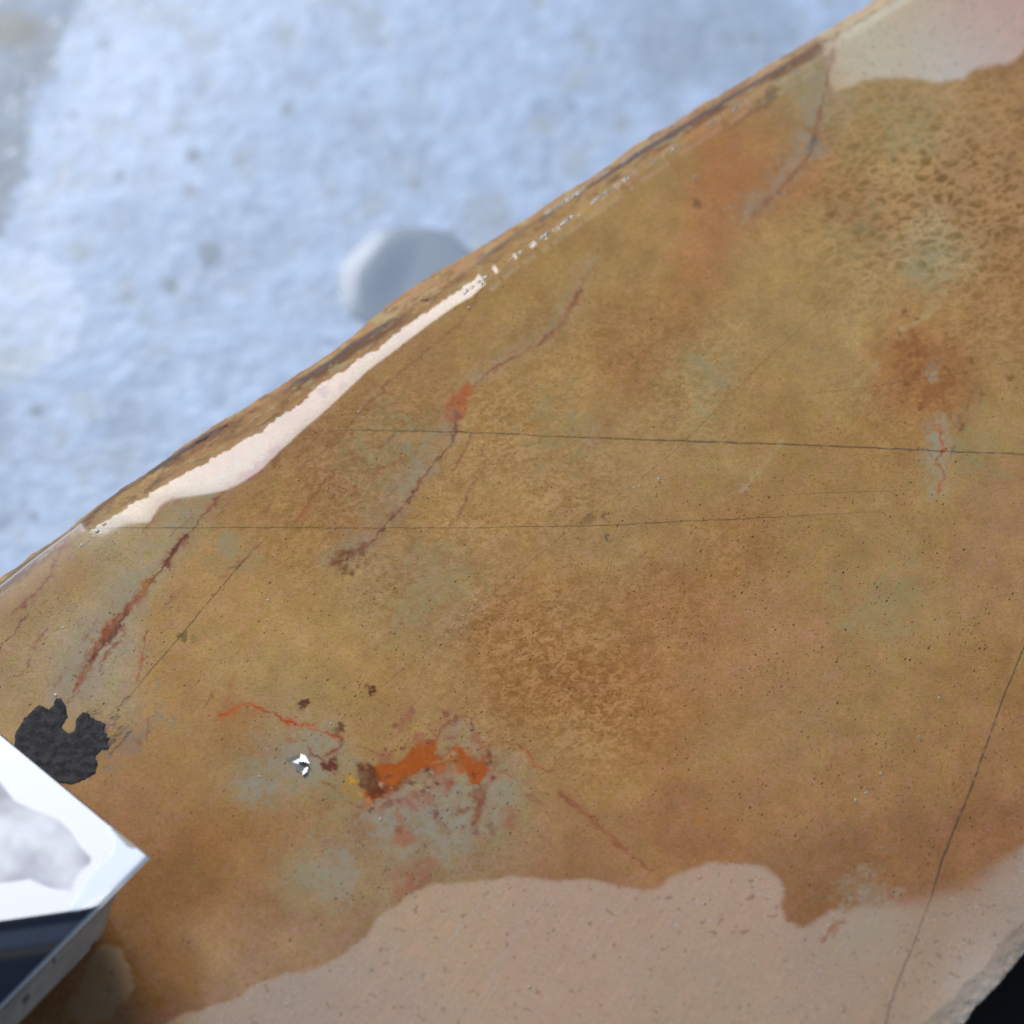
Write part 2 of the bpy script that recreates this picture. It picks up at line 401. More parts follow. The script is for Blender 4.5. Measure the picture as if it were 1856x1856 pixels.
def vein(pts, col, a=0.9, soft=0.55, halo=None):
    pts = [(*p, 3.0) if len(p) == 2 else p for p in pts]
    xs_, ys_ = [p[0] for p in pts], [p[1] for p in pts]
    m = (X > min(xs_) - 60) & (X < max(xs_) + 60) & (Y > min(ys_) - 60) & (Y < max(ys_) + 60)
    d, wd = line_dist(wx[m], wy[m], pts)
    f = np.zeros(X.shape)
    if halo:
        dh, _ = line_dist(wx[m] + halo[2], wy[m] + halo[3], pts)
        dh = dh + 0.9 * halo[0] * noise(X[m], Y[m], 20, 66, 5, 0.7)
        f[m] = 1.05 * halo[1] * np.exp(-(dh / halo[0]) ** 2) * np.clip(0.75 + 1.3 * noise(X[m], Y[m], 13, 67, 4, 0.7), 0, 1.2)
        lay(halo[4], f)
    vx = wx[m] + 3.6 * noise(X[m], Y[m], 13, 68, 3, 0.7); vy = wy[m] + 3.6 * noise(X[m], Y[m], 13, 69, 3, 0.7)
    d, wd = line_dist(vx, vy, pts)
    n1_, n2_ = noise(X[m], Y[m], 9, 63, 4, 0.7), noise(X[m], Y[m], 26, 62, 4, 0.65)
    # rusty fringe seeping into the stone
    f = np.zeros(X.shape); f[m] = 0.6 * a * sstep(wd * 3.4 + 4, wd * 0.8, d) * sstep(-0.05, 0.4, n1_ + 0.5 * n2_)
    lay(np.array(col) * 0.55 + np.array((150, 112, 76)) * 0.45, f)
    # the vein itself, swelling and pinching out
    w2 = wd * np.clip(0.95 + 1.1 * n2_, 0.35, 1.6)
    f = np.zeros(X.shape); f[m] = a * sstep(w2 * 1.35, w2 * 0.35, d) * np.clip(0.9 + 0.9 * n1_, 0.35, 1.0)
    lay(col, f)
    # darker thread along it
    d2, _ = line_dist(vx + 1.6 * n2_ * wd, vy + 1.2, pts)
    f = np.zeros(X.shape); f[m] = 0.75 * a * sstep(1.1 + 0.28 * wd, 0.3, d2) * sstep(-0.25, 0.25, noise(X[m], Y[m], 32, 70, 3))
    lay(np.array(col) * 0.66, f)


def blob(x, y, r, col, a=0.8, ax=1.0, rot=0.0, rough=1.35):
    m = (np.abs(X - x) < 3 * r) & (np.abs(Y - y) < 3 * r)
    dx, dy = wx[m] - x, wy[m] - y
    ca, sa = math.cos(rot), math.sin(rot)
    d = np.hypot((dx * ca + dy * sa) / ax, -dx * sa + dy * ca) / r
    d = d + rough * noise(X[m], Y[m], min(max(7, r * 0.7), 26), int(x) % 97, 5, 0.7) + 0.3 * rough * noise(X[m], Y[m], 5, 64)
    f = np.zeros(X.shape); f[m] = a * sstep(1.25, 0.55, d)
    if r > 15: f[m] *= np.clip(0.78 + 1.8 * noise(X[m], Y[m], 13, 65, 5, 0.75), 0, 1.3)
    lay(col, f)


def patch(pts, col, a=0.9, soft=3.0, rough=2.0, vary=0.35):
    xs_, ys_ = [p[0] for p in pts], [p[1] for p in pts]
    m = (X > min(xs_) - 40) & (X < max(xs_) + 40) & (Y > min(ys_) - 40) & (Y < max(ys_) + 40)
    d = poly_sdf(X[m] + 2 * rough * noise(X[m], Y[m], 12, 71, 4, 0.7), Y[m] + 2 * rough * noise(X[m], Y[m], 12, 72, 4, 0.7), pts)
    f = np.zeros(X.shape); f[m] = a * sstep(soft, -soft, d) * np.clip(1 - vary + 1.6 * vary * (0.5 + noise(X[m], Y[m], 13, 73, 4, 0.65)), 0, 1)
    lay(col, f)


GREY = (157, 131, 110)
RUST, DRUST, ORNG, RED = (152, 88, 56), (108, 58, 45), (172, 82, 16), (166, 86, 44)
for b in [(720, 1455, 30, 0.7), (690, 1480, 26, 0.6), (860, 1470, 40, 0.6), (910, 1440, 30, 0.75), (800, 1520, 40, 0.55), (720, 1530, 30, 0.5), (590, 1345, 26, 0.75), (555, 1395, 34, 0.55), (470, 1425, 36, 0.55),
          (640, 1390, 16, 0.5), (830, 1320, 26, 0.5), (565, 1590, 24, 0.5), (620, 1600, 36, 0.35), (830, 1450, 20, 0.6), (440, 1395, 20, 0.4), (620, 1560, 30, 0.4), (410, 990, 22, 0.45), (760, 850, 20, 0.5), (740, 800, 22, 0.4), (700, 800, 18, 0.35), (720, 880, 26, 0.35),
          (1560, 1600, 34, 0.35), (1570, 1690, 40, 0.4), (1690, 800, 18, 0.55), (1300, 690, 22, 0.35), (1270, 660, 18, 0.35), (1060, 770, 30, 0.25), (1690, 465, 16, 0.5), (1660, 490, 18, 0.4), (160, 1215, 34, 0.5), (240, 1080, 40, 0.35)]:
    blob(b[0], b[1], b[2], GREY, b[3])
for b in [(720, 800, 60), (680, 880, 50), (640, 830, 40), (800, 1050, 62), (740, 1120, 44), (1450, 140, 40), (1640, 235, 60), (1560, 420, 50), (1690, 480, 44), (480, 1405, 60), (620, 1420, 50), (560, 1600, 62), (900, 1460, 60), (430, 1010, 44), (1280, 690, 60), (1010, 780, 60), (330, 960, 40), (1750, 820, 60), (1600, 1100, 80)]:
    blob(b[0], b[1], b[2], (150, 129, 92), 0.36)
for b in [(780, 1470, 46, .5), (885, 1455, 36, .5), (700, 1490, 38, .45), (560, 1358, 46, .45), (520, 1392, 42, .4), (600, 1580, 52, .35), (460, 1425, 34, .4), (830, 1520, 40, .35)]:
    blob(b[0], b[1], b[2], (152, 132, 116), b[3])
H = lambda r, a, dx=0, dy=0, c=GREY: (r, a, dx, dy, c)
vein([(120, 1272, 4), (150, 1225, 5), (170, 1190, 7), (185, 1160, 12), (205, 1135, 14), (240, 1095, 6), (262, 1070, 5), (285, 1045, 4.5), (305, 1020, 4), (320, 990, 7), (335, 972, 6), (350, 955, 3.5), (375, 925, 3), (400, 895, 3), (440, 862, 3), (480, 838, 6), (505, 812, 5)], RUST, 0.95, halo=H(26, 0.55, 18, 12))
vein([(165, 1195, 4), (190, 1165, 6), (203, 1152, 7), (225, 1118, 3)], DRUST, 0.8)
vein([(275, 1055, 2), (300, 1025, 3), (322, 985, 4), (340, 968, 3)], DRUST, 0.8)
vein([(185, 1150, 8), (200, 1125, 9), (215, 1112, 6)], RED, 0.75)
vein([(180, 1215, 2), (195, 1185, 3), (215, 1160, 2)], RUST, 0.6)
vein([(255, 1070, 3), (275, 1052, 4), (290, 1040, 2)], (186, 112, 50), 0.8)
vein([(20, 1115, 2.5), (50, 1090, 3.5), (80, 1060, 3), (95, 1030, 2.5), (110, 1000, 3), (127, 972, 2)], (140, 84, 50), 0.85)
vein([(-40, 1215, 3), (0, 1172, 2.5), (20, 1150, 2.5), (52, 1112, 3)], (118, 74, 62), 0.8)
vein([(250, 1240, 2), (252, 1215, 3), (258, 1190, 2.5), (265, 1165, 2), (268, 1145, 1.5)], RED, 0.75)
vein([(400, 1300, 5), (410, 1292, 4), (425, 1282, 3), (450, 1275, 3.5), (465, 1283, 5), (480, 1288, 3), (500, 1297, 2.5), (530, 1310, 4), (555, 1315, 3), (575, 1325, 2.5), (600, 1332, 3), (622, 1338, 4)], (190, 86, 34), 0.9)
vein([(405, 1285, 2), (414, 1262, 3), (420, 1240, 2), (428, 1222, 1.5)], (180, 100, 60), 0.6)
vein([(618, 1335, 5), (622, 1352, 6), (605, 1362, 4), (590, 1372, 3)], RUST, 0.85)
vein([(555, 1350, 3), (566, 1370, 4), (585, 1380, 4)], RUST, 0.75)
blob(600, 1388, 13, (105, 46, 26), 0.95)
blob(527, 1340, 12, RED, 0.5)
blob(550, 1276, 8, (95, 48, 25), 0.95); vein([(548, 1280, 4), (560, 1268, 2)], (95, 48, 25), 0.8)
blob(674, 1250, 9, (92, 45, 24), 0.95); blob(663, 1243, 6, (150, 90, 45), 0.7); blob(618, 1315, 7, (105, 60, 35), 0.9); blob(612, 1322, 8, (115, 66, 40), 0.7)
vein([(1080, 478, 2), (1055, 520, 3), (1035, 560, 4), (1010, 595, 3), (980, 620, 3), (950, 640, 3), (920, 655, 3), (895, 670, 3), (870, 690, 3), (855, 700, 4)], (158, 96, 62), 0.75, halo=H(15, 0.4, 5, 5))
patch([(850, 692), (858, 708), (845, 722), (848, 740), (836, 766), (814, 766), (806, 745), (815, 716), (832, 712)], (172, 90, 44), 0.92, 3.5, 5.0, 0.45)
blob(826, 752, 9, (128, 62, 30), 0.7); blob(838, 738, 6, (196, 118, 60), 0.6); blob(818, 734, 6, (150, 76, 34), 0.6); blob(852, 704, 6, (190, 104, 54), 0.6)
vein([(824, 768, 3), (820, 790, 3), (810, 810, 4), (790, 835, 3), (775, 855, 3), (755, 880, 4), (740, 905, 5), (725, 925, 4), (700, 950, 4), (670, 985, 3), (640, 1005, 5), (605, 1022, 4)], (128, 72, 45), 0.8, halo=H(24, 0.4, 8, 8))
blob(632, 1012, 24, (120, 74, 40), 0.75, 1.4, -0.4)
vein([(850, 790, 2), (848, 805, 2.5), (835, 828, 2), (822, 850, 2)], RUST, 0.75)
vein([(828, 945, 1.5), (850, 890, 2), (870, 860, 2), (882, 835, 2.5), (875, 815, 2)], (160, 98, 60), 0.65)
vein([(872, 522, 2), (855, 555, 3), (835, 585, 2), (815, 605, 2.5), (780, 630, 2), (700, 700, 2), (640, 760, 2), (590, 815, 2), (540, 850, 1.5)], (140, 92, 55), 0.5)
vein([(535, 948, 2), (548, 930, 3.5), (565, 905, 2.5), (600, 860, 2)], (172, 92, 48), 0.75)
vein([(470, 988, 4), (452, 1005, 3), (430, 1025, 2), (400, 1045, 2)], (150, 92, 50), 0.75)
vein([(262, 962, 2), (290, 925, 4), (320, 905, 3)], (160, 96, 60), 0.7)
for (va_, vb_, vc_, vd_, vw_) in [(95, 1245, 122, 1212, 2), (290, 1112, 332, 1058, 2), (420, 900, 385, 945, 2), (345, 935, 306, 970, 2), (60, 1175, 88, 1140, 2), (150, 1160, 178, 1128, 2), (690, 815, 735, 765, 2.5), (640, 900, 690, 845, 2), (560, 1000, 600, 965, 2),
                         (700, 905, 735, 860, 2), (30, 1230, 55, 1200, 2), (470, 935, 505, 900, 2), (385, 1255, 372, 1285, 2), (650, 1350, 690, 1372, 2), (905, 1400, 940, 1420, 2), (950, 1440, 985, 1462, 2), (590, 1420, 620, 1440, 2.5), (780, 1480, 815, 1510, 2.5)]:
    vein([(va_, vb_, vw_ * 0.6), ((va_ + vc_) / 2 + 3, (vb_ + vd_) / 2 - 2, vw_), (vc_, vd_, vw_ * 0.5)], (150, 88, 58), 0.6)
blob(495, 828, 14, (140, 82, 40), 0.7, 1.6, -0.8); blob(455, 860, 10, (150, 80, 70), 0.6, 1.6, -0.6); blob(590, 711, 12, (130, 74, 35), 0.85); blob(622, 700, 8, (140, 80, 40), 0.7)
vein([(1510, 70, 3), (1507, 120, 4), (1495, 165, 4), (1485, 205, 4), (1478, 240, 5), (1470, 275, 7), (1450, 305, 4), (1425, 335, 4), (1395, 360, 4), (1365, 390, 3)], (150, 96, 68), 0.8, halo=H(22, 0.6, 14, 2))
blob(1472, 262, 10, (110, 84, 74), 0.8, 1.6, -1.3); blob(1478, 272, 20, GREY, 0.45)
blob(1395, 175, 14, (120, 88, 52), 0.8, 1.6, -0.9); vein([(1330, 225, 4), (1360, 205, 5), (1385, 190, 6)], (140, 96, 58), 0.6)
blob(1340, 345, 55, (168, 108, 56), 0.34, 1.5, -0.6); blob(1265, 370, 8, (125, 85, 50), 0.8); blob(1320, 395, 42, (158, 104, 60), 0.34, 1.3, -0.5)
vein([(1702, 772, 2), (1706, 795, 3), (1712, 812, 5), (1700, 828, 4), (1694, 838, 3), (1706, 850, 3), (1710, 868, 3), (1702, 890, 2)], (186, 92, 42), 0.85, halo=H(18, 0.4, 6, 0, (158, 150, 132)))
vein([(1678, 812, 2), (1688, 830, 2)], RED, 0.6); vein([(1732, 800, 2), (1720, 830, 2)], (95, 90, 80), 0.6)
for b in [(1648, 622, 20, .6), (1668, 640, 17, .6), (1636, 655, 14, .4), (1660, 662, 16, .5), (1690, 640, 15, .35), (1692, 712, 22, .5), (1726, 704, 16, .55), (1705, 735, 14, .4), (1676, 730, 10, .45), (1650, 690, 12, .4), (1722, 745, 9, .5), (1665, 600, 9, .5), (1640, 720, 8, .5)]:
    blob(b[0], b[1], b[2], (142, 88, 42), b[3], 1.3, -0.9)
for k in range(40):
    rk = random.Random(900 + k)
    blob(rk.gauss(1685, 45), rk.gauss(680, 50), 2.5 + 3.5 * rk.random(), [(118, 72, 34), (150, 96, 48)][k % 2], 0.6)
vein([(1715, 522, 5), (1698, 551, 9), (1661, 584, 8), (1628, 604, 4)], (196, 150, 106), 0.45)
vein([(1590, 655, 4), (1575, 674, 7), (1548, 700, 4)], (194, 150, 108), 0.35)
vein([(1420, 800, 3), (1380, 850, 6), (1345, 890, 4)], (190, 150, 112), 0.35)
blob(1690, 664, 12, (140, 112, 96), 0.6); blob(1690, 682, 11, (160, 140, 118), 0.45)
vein([(1735, 770, 2), (1755, 730, 3), (1775, 700, 2)], (140, 104, 70), 0.5)
vein([(1018, 1440, 6), (1040, 1460, 6), (1065, 1480, 5), (1090, 1505, 6), (1120, 1530, 5), (1150, 1555, 4), (1185, 1580, 4)], (150, 84, 52), 0.6)
vein([(868, 1362, 3), (890, 1350, 2.5), (915, 1345, 2.5), (940, 1352, 2.5), (960, 1370, 2.5), (972, 1390, 2), (1005, 1402, 2)], (178, 92, 46), 0.8)
for p in [(735, 1300, 24, 0.55), (760, 1345, 18, 0.6), (810, 1310, 30, 0.35), (860, 1335, 10, 0.6), (720, 1455, 16, 0.55), (745, 1450, 18, 0.7), (775, 1450, 14, 0.6), (800, 1420, 20, 0.5), (815, 1425, 12, 0.7), (925, 1482, 20, 0.55), (755, 1590, 34, 0.45),
          (735, 1605, 26, 0.4), (690, 1470, 10, 0.4), (895, 1410, 16, 0.5), (700, 1375, 14, 0.55), (780, 1560, 14, 0.35)]:
    blob(p[0], p[1], p[2], (158, 92, 66), p[3], rough=0.7)
vein([(785, 1345, 3), (797, 1318, 4), (820, 1300, 3), (850, 1300, 4), (858, 1320, 3)], (150, 84, 55), 0.6)
patch([(713, 1470), (735, 1475), (740, 1508), (765, 1518), (737, 1536), (705, 1530), (716, 1500)], (164, 102, 74), 0.8, 4, 5)
patch([(852, 1425), (880, 1422), (882, 1445), (875, 1480), (855, 1492), (862, 1460)], (138, 70, 40), 0.85, 5, 6)
ORANGE = [(679, 1389), (706, 1382), (719, 1386), (733, 1376), (742, 1360), (757, 1347), (774, 1347), (789, 1340), (792, 1357), (785, 1364), (791, 1369), (803, 1371), (815, 1366), (820, 1354), (837, 1357), (844, 1366), (864, 1376), (883, 1386), (886, 1395), (878, 1408), (871, 1420), (856, 1420),
          (847, 1408), (842, 1391), (835, 1376), (822, 1371), (813, 1383), (789, 1391), (767, 1393), (752, 1403), (733, 1410), (721, 1422), (713, 1434), (694, 1442), (679, 1451), (665, 1451), (660, 1439), (667, 1432), (684, 1429), (687, 1415), (679, 1400)]
patch([(622, 1405), (645, 1393), (655, 1430), (668, 1448), (640, 1452), (620, 1435)], (176, 122, 56), 0.6, 5, 5, 0.8)
patch(ORANGE, (150, 74, 30), 0.75, 7.0, 5.0, 0.5)
patch(ORANGE, ORNG, 0.97, 2.0, 2.0, 0.12)
for k in range(26):
    rk = random.Random(700 + k)
    t_ = rk.random(); blob(680 + 200 * t_, 1425 - 55 * t_ + rk.gauss(0, 12), 5 + 7 * rk.random(), [(188, 96, 18), (150, 70, 18), (178, 84, 14), (140, 70, 26)][k % 4], 0.4)
vein([(668, 1446, 3), (694, 1440, 4), (718, 1428, 4), (736, 1411, 3)], (120, 58, 16), 0.7)
vein([(745, 1358, 3), (770, 1350, 4), (786, 1343, 3)], (178, 98, 44), 0.6)
vein([(705, 1400, 4), (740, 1384, 5), (775, 1374, 4)], (186, 96, 20), 0.45)
vein([(790, 1386, 2), (812, 1379, 3), (824, 1368, 3)], (196, 150, 110), 0.5)
for k in range(34):
    rk = random.Random(100 + k)
    t_ = rk.random(); x_, y_ = 640 + 265 * t_, 1440 - 70 * t_ + 70 * rk.random() - 20
    blob(x_, y_, 2.5 + 4 * rk.random(), [(112, 54, 30), (168, 84, 40), (98, 50, 36), (150, 96, 70)][k % 4], 0.75)
for k in range(26):
    rk = random.Random(300 + k)
    blob(690 + 210 * rk.random(), 1280 + 80 * rk.random(), 3 + 4 * rk.random(), [(140, 82, 58), (120, 66, 44), (158, 100, 74)][k % 3], 0.55)
for k in range(30):
    rk = random.Random(500 + k)
    blob(690 + 210 * rk.random(), 1420 + 90 * rk.random(), 3 + 6 * rk.random(), [(140, 76, 52), (124, 66, 46), GREY][k % 3], 0.6)
patch([(643, 1388), (668, 1382), (682, 1394), (688, 1420), (702, 1440), (672, 1446), (654, 1428)], (104, 50, 22), 0.93, 4, 5, 0.5)
blob(637, 1412, 6, (214, 140, 44), 0.85); blob(651, 1440, 5, (196, 130, 60), 0.8); blob(669, 1450, 5, (215, 110, 60), 0.8); blob(690, 1424, 5, (185, 140, 105), 0.8)
vein([(813, 1383, 3), (830, 1374, 4), (842, 1391, 3)], (160, 90, 25), 0.5)
blob(1560, 1700, 60, GREY, 0.6); blob(1600, 1640, 40, GREY, 0.45); blob(1512, 1688, 12, (150, 84, 44), 0.7)
vein([(1488, 1706, 4), (1492, 1695, 5), (1502, 1686, 7), (1516, 1680, 5), (1532, 1676, 3)], (150, 76, 36), 0.9)
vein([(1568, 1608, 2), (1575, 1590, 4), (1580, 1580, 2)], (150, 88, 66), 0.6)
blob(1268, 1484, 10, (176, 110, 46), 0.6)
blob(1066, 940, 9, (124, 92, 62), 0.6, 1.6, -0.7); blob(1098, 938, 4, (106, 90, 74), 0.7); vein([(1096, 968, 2), (1103, 985, 2)], (92, 80, 62), 0.7)
blob(330, 1152, 8, (110, 92, 45), 0.8); blob(350, 1158, 7, (135, 108, 52), 0.7)
blob(235, 1330, 38, (140, 118, 100), 0.55, 2.0, -0.85); vein([(262, 1345, 3), (268, 1320, 3), (270, 1298, 2)], (168, 96, 66), 0.6); blob(250, 1345, 7, (150, 90, 60), 0.6)
# smear dragged away from the tar
for k in range(26):
    rk = random.Random(k)
    x0, y0 = 150 + rk.random() * 50, 1295 + rk.random() * 75
    L = 12 + rk.random() * 34
    vein([(x0, y0, 1.6), (x0 + L, y0 - L * 0.9, 0.8)], (70, 66, 64), 0.55)
# iron line and pink weathering down the far rim
crest_t, inner_t, outer_t = np.interp(SS, *CREST), np.interp(SS, *INNER), np.interp(SS, *OUTER)
rimd = T - crest_t                                     # >0 on the top, <0 on the sloping edge
rn = noise(SS, T * 3, 60, 41, 4, 0.6)
lay((150, 100, 52), 0.55 * sstep(outer_t + 2, outer_t - 8, T) * (0.65 + 0.5 * noise(SS, T * 2, 26, 44, 4, 0.6)))
lay((112, 88, 60), 0.55 * sstep(outer_t + 2, outer_t - 8, T) * sstep(0.1, 0.5, noise(SS, T * 2, 20, 45, 4, 0.65)))
lay((106, 62, 34), 0.85 * sstep(12, 3, np.abs(rimd - 7 + 5 * rn)) * sstep(-0.05, 0.35, noise(SS, T * 0, 130, 42, 3)))
lay((158, 114, 86), 0.85 * (0.6 + 0.9 * noise(SS, T * 3, 40, 46, 4, 0.65)) * sstep(2, -6, rimd + 3 * rn))
lay((110, 72, 42), 0.55 * sstep(outer_t + 1, outer_t - 5, T) * sstep(0.05, 0.35, noise(SS * 0.35, T * 1.4, 11, 47, 4, 0.7)))
lay((172, 140, 100), 0.6 * sstep(outer_t + 1, outer_t - 5, T) * sstep(0.1, 0.4, noise(SS * 0.35, T * 1.4, 10, 48, 4, 0.7)))
lay((84, 66, 64), 0.9 * sstep(6, 1.5, np.abs(rimd + 1 + 3 * rn)) * sstep(-0.5, 0.1, noise(SS, T * 0 + 40, 170, 43, 2)))
lay((205, 178, 160), 0.6 * sstep(1150, 1350, SS) * sstep(10, 4, np.abs(rimd - 12)))

# --- where the water lies
dry_up = poly_sdf(X, Y, [(1480, 60), (1500, 115), (1512, 165), (1540, 160), (1560, 150), (1640, 143), (1700, 147), (1745, 148), (1768, 128), (1800, 118), (1830, 122), (1850, 104), (1860, 90), (2300, 60), (2300, -500), (1550, -60)])
dry_lo = poly_sdf(X, Y, [(-300, 2300), (300, 1860), (330, 1840), (420, 1815), (470, 1785), (520, 1762), (545, 1768), (572, 1758), (610, 1740), (650, 1705), (690, 1662), (735, 1625), (790, 1602), (850, 1596), (930, 1588), (1000, 1592), (1060, 1596), (1110, 1602), (1165, 1616),
                           (1195, 1608), (1222, 1585), (1280, 1566), (1340, 1560), (1385, 1572), (1415, 1590), (1425, 1610), (1418, 1640), (1425, 1668), (1455, 1683), (1480, 1670), (1510, 1650), (1560, 1640), (1640, 1632), (1700, 1622), (1760, 1600), (1810, 1565), (1856, 1530), (2300, 1300), (2300, 2400)])
dry_sp = np.hypot((X - 215) / 34, (Y - 1752) / 58)
dry_left = poly_sdf(X, Y, [(185, 1700), (225, 1720), (245, 1755), (240, 1790), (200, 1850), (150, 1856), (120, 1830), (160, 1740)])
rag = 9 * noise(X, Y, 46, 31, 5, 0.6) + 1.5 * noise(X, Y, 7, 32)
soft_r = sstep(1480, 1700, X) * sstep(1500, 1600, Y)   # the film thins out slowly towards the right
dsd = np.minimum(dry_up, dry_lo) + rag
wetness = sstep(-9 - 34 * soft_r, 6 + 22 * soft_r, dsd)
wetness = wetness * (1 - 0.5 * sstep(5, -9, dry_left + 1.6 * rag))
# film on the far rim: a bevel worn into the edge, wet up to a ragged line
film = T - outer_t - 3.2 * noise(SS, T, 7, 35, 2) - 4.5 * noise(SS, T, 17, 33, 3, 0.6) - 6.0 * noise(SS, T * 0, 46, 34, 3)
gloss = sstep(-1.2, 1.2, film) * wetness * np.where(SS > 452, np.maximum(0.0, np.maximum(sstep(0.0, 0.12, noise(SS, T * 0, 24, 36, 4, 0.7)), sstep(8, 30, T - inner_t))), 1.0)
gloss = np.maximum(gloss, wetness * (1 - sstep(-405, -392, SS)) * sstep(-8, -2, rimd))
bevel_d = inner_t - T                                  # >0 on the bevel
bevel_d = np.where(SS < -300, bevel_d - 40 * (1 - sstep(-420, -372, SS)), bevel_d)
soft = 4.5 - 3.3 * sstep(150, 500, SS)
bevel_d = bevel_d + 4.5 * sstep(250, 600, SS)
run = np.where(bevel_d > 30, bevel_d, soft * np.log1p(np.exp(np.clip(bevel_d / soft, -30, 30))))
BEV = math.tan(math.radians(9.6))
z = -BEV * run * PXM * 1.2
z = z - np.clip(-rimd, 0, None) * PXM * 0.85           # the broken edge falls away more steeply
chip = noise(X, Y, 26, 51, 4, 0.6)
z = z - 0.0011 * sstep(0.1, 0.7, chip) * sstep(16, 0, rimd) * sstep(-400, -340, SS)
pit = np.zeros(X.shape)
mo = (X > 640) & (X < 900) & (Y > 1320) & (Y < 1470)
pit[mo] = sstep(2, -8, poly_sdf(X[mo], Y[mo], ORANGE))

near_rim = (t1[None] - T)
z = z - np.clip(44 + 8 * noise(SS, T * 0, 50, 52, 4, 0.6) - near_rim, 0, None) * PXM * 0.2 * (1 + 0.12 * noise(SS * 0.3, T, 9, 53, 3)) * (1 + 0.3 * noise(SS, T, 15, 53, 3))
z = z - (1 - wetness) * (0.00002 * noise(X, Y, 5, 54, 2))
mott = np.zeros(X.shape)
for (mx, my, mr, ms) in [(640, 850, 130, .9), (720, 780, 90, .8), (560, 950, 120, .5), (900, 780, 150, .65), (1000, 880, 140, .55), (820, 950, 110, .6), (1000, 1200, 150, 1.0), (1080, 1270, 120, 1.0), (900, 1130, 110, .8), (1560, 380, 110, 1.0), (1700, 330, 140, 1.2), (1810, 360, 120, 1.2),
                         (1250, 680, 110, .7), (1800, 560, 120, .6), (1150, 620, 120, .5), (1600, 760, 110, .4), (700, 1050, 100, .5), (1330, 990, 80, .5), (1650, 250, 90, .5), (1180, 1120, 130, .5), (1000, 650, 120, .45)]:
    mott = np.maximum(mott, ms * np.exp(-((X - mx) ** 2 + (Y - my) ** 2) / (2 * (mr * 0.75) ** 2)))
big = np.exp(-((X - 1720) ** 2 + (Y - 350) ** 2) / (2 * 170.0 ** 2))   # coarser worms here
spk = np.clip(0.25 + np.exp(-((X - 720) ** 2 + (Y - 1320) ** 2) / (2 * 150.0 ** 2)) + 0.9 * np.exp(-((X - 1650) ** 2 + (Y - 1300) ** 2) / (2 * 230.0 ** 2)) + 0.8 * np.exp(-((X - 1400) ** 2 + (Y - 1050) ** 2) / (2 * 170.0 ** 2))
              + 0.9 * np.exp(-((X - 60) ** 2 + (Y - 1080) ** 2) / (2 * 90.0 ** 2)) + 0.4 * np.exp(-((X - 300) ** 2 + (Y - 1080) ** 2) / (2 * 120.0 ** 2)) + 0.5 * np.exp(-((X - 830) ** 2 + (Y - 1480) ** 2) / (2 * 130.0 ** 2)), 0, 1)
spk = spk * sstep(-200, 300, Y - 500 + 0 * X)

CRACKS = [([(560, 781, .1), (640, 780, .8), (830, 783, 1.0), (1000, 790, 1.2), (1130, 796, 1.5), (1300, 801, 1.8), (1500, 808, 1.5), (1700, 817, 1.5), (1900, 826, 1.5)], 0),
          ([(125, 957, .3), (200, 957, 1.1), (400, 956, 1.2), (700, 957, 1.0), (850, 957, 1.0), (1100, 952, 1.3), (1280, 943, 1.3), (1450, 935, 1.0), (1610, 926, .2)], 0),
          ([(1862, 1160, 1.6), (1845, 1200, 1.6), (1820, 1262, 1.8), (1790, 1345, 2.0), (1762, 1425, 2.2), (1733, 1495, 2.6), (1705, 1565, 2.4), (1690, 1622, 1.8), (1668, 1678, 1.6), (1655, 1715, 2.2), (1632, 1768, 2.6), (1612, 1826, 2.8), (1600, 1880, 2.6)], 0),
          ([(235, 1262, .6), (262, 1228, 1.2), (300, 1185, 1.3), (370, 1100, 1.3), (430, 1030, 1.2), (475, 982, .5)], 0),
          ([(560, 1310, .2), (700, 1240, .7), (780, 1170, .8), (900, 1070, .8), (1060, 937, 1.0), (1150, 878, 1.0), (1222, 818, 1.1), (1290, 750, .8), (1400, 640, .8), (1500, 550, .8), (1590, 485, .3)], 0),
          ([(1380, 900, .3), (1500, 893, .8), (1640, 889, .7), (1700, 887, .2)], 0),
          ([(1430, 716, .2), (1520, 708, .8), (1600, 698, .7), (1740, 676, .6), (1870, 648, .9)], 0),
          ([(735, 1806, 1.4), (800, 1724, 1.6), (860, 1650, 1.4), (902, 1600, .4)], 1),
          ([(848, 1850, 1.0), (910, 1740, 1.3), (960, 1650, 1.2), (985, 1600, .3)], 1),
          ([(1080, 1840, .5), (1180, 1720, 1.2), (1250, 1625, .4)], 1)]

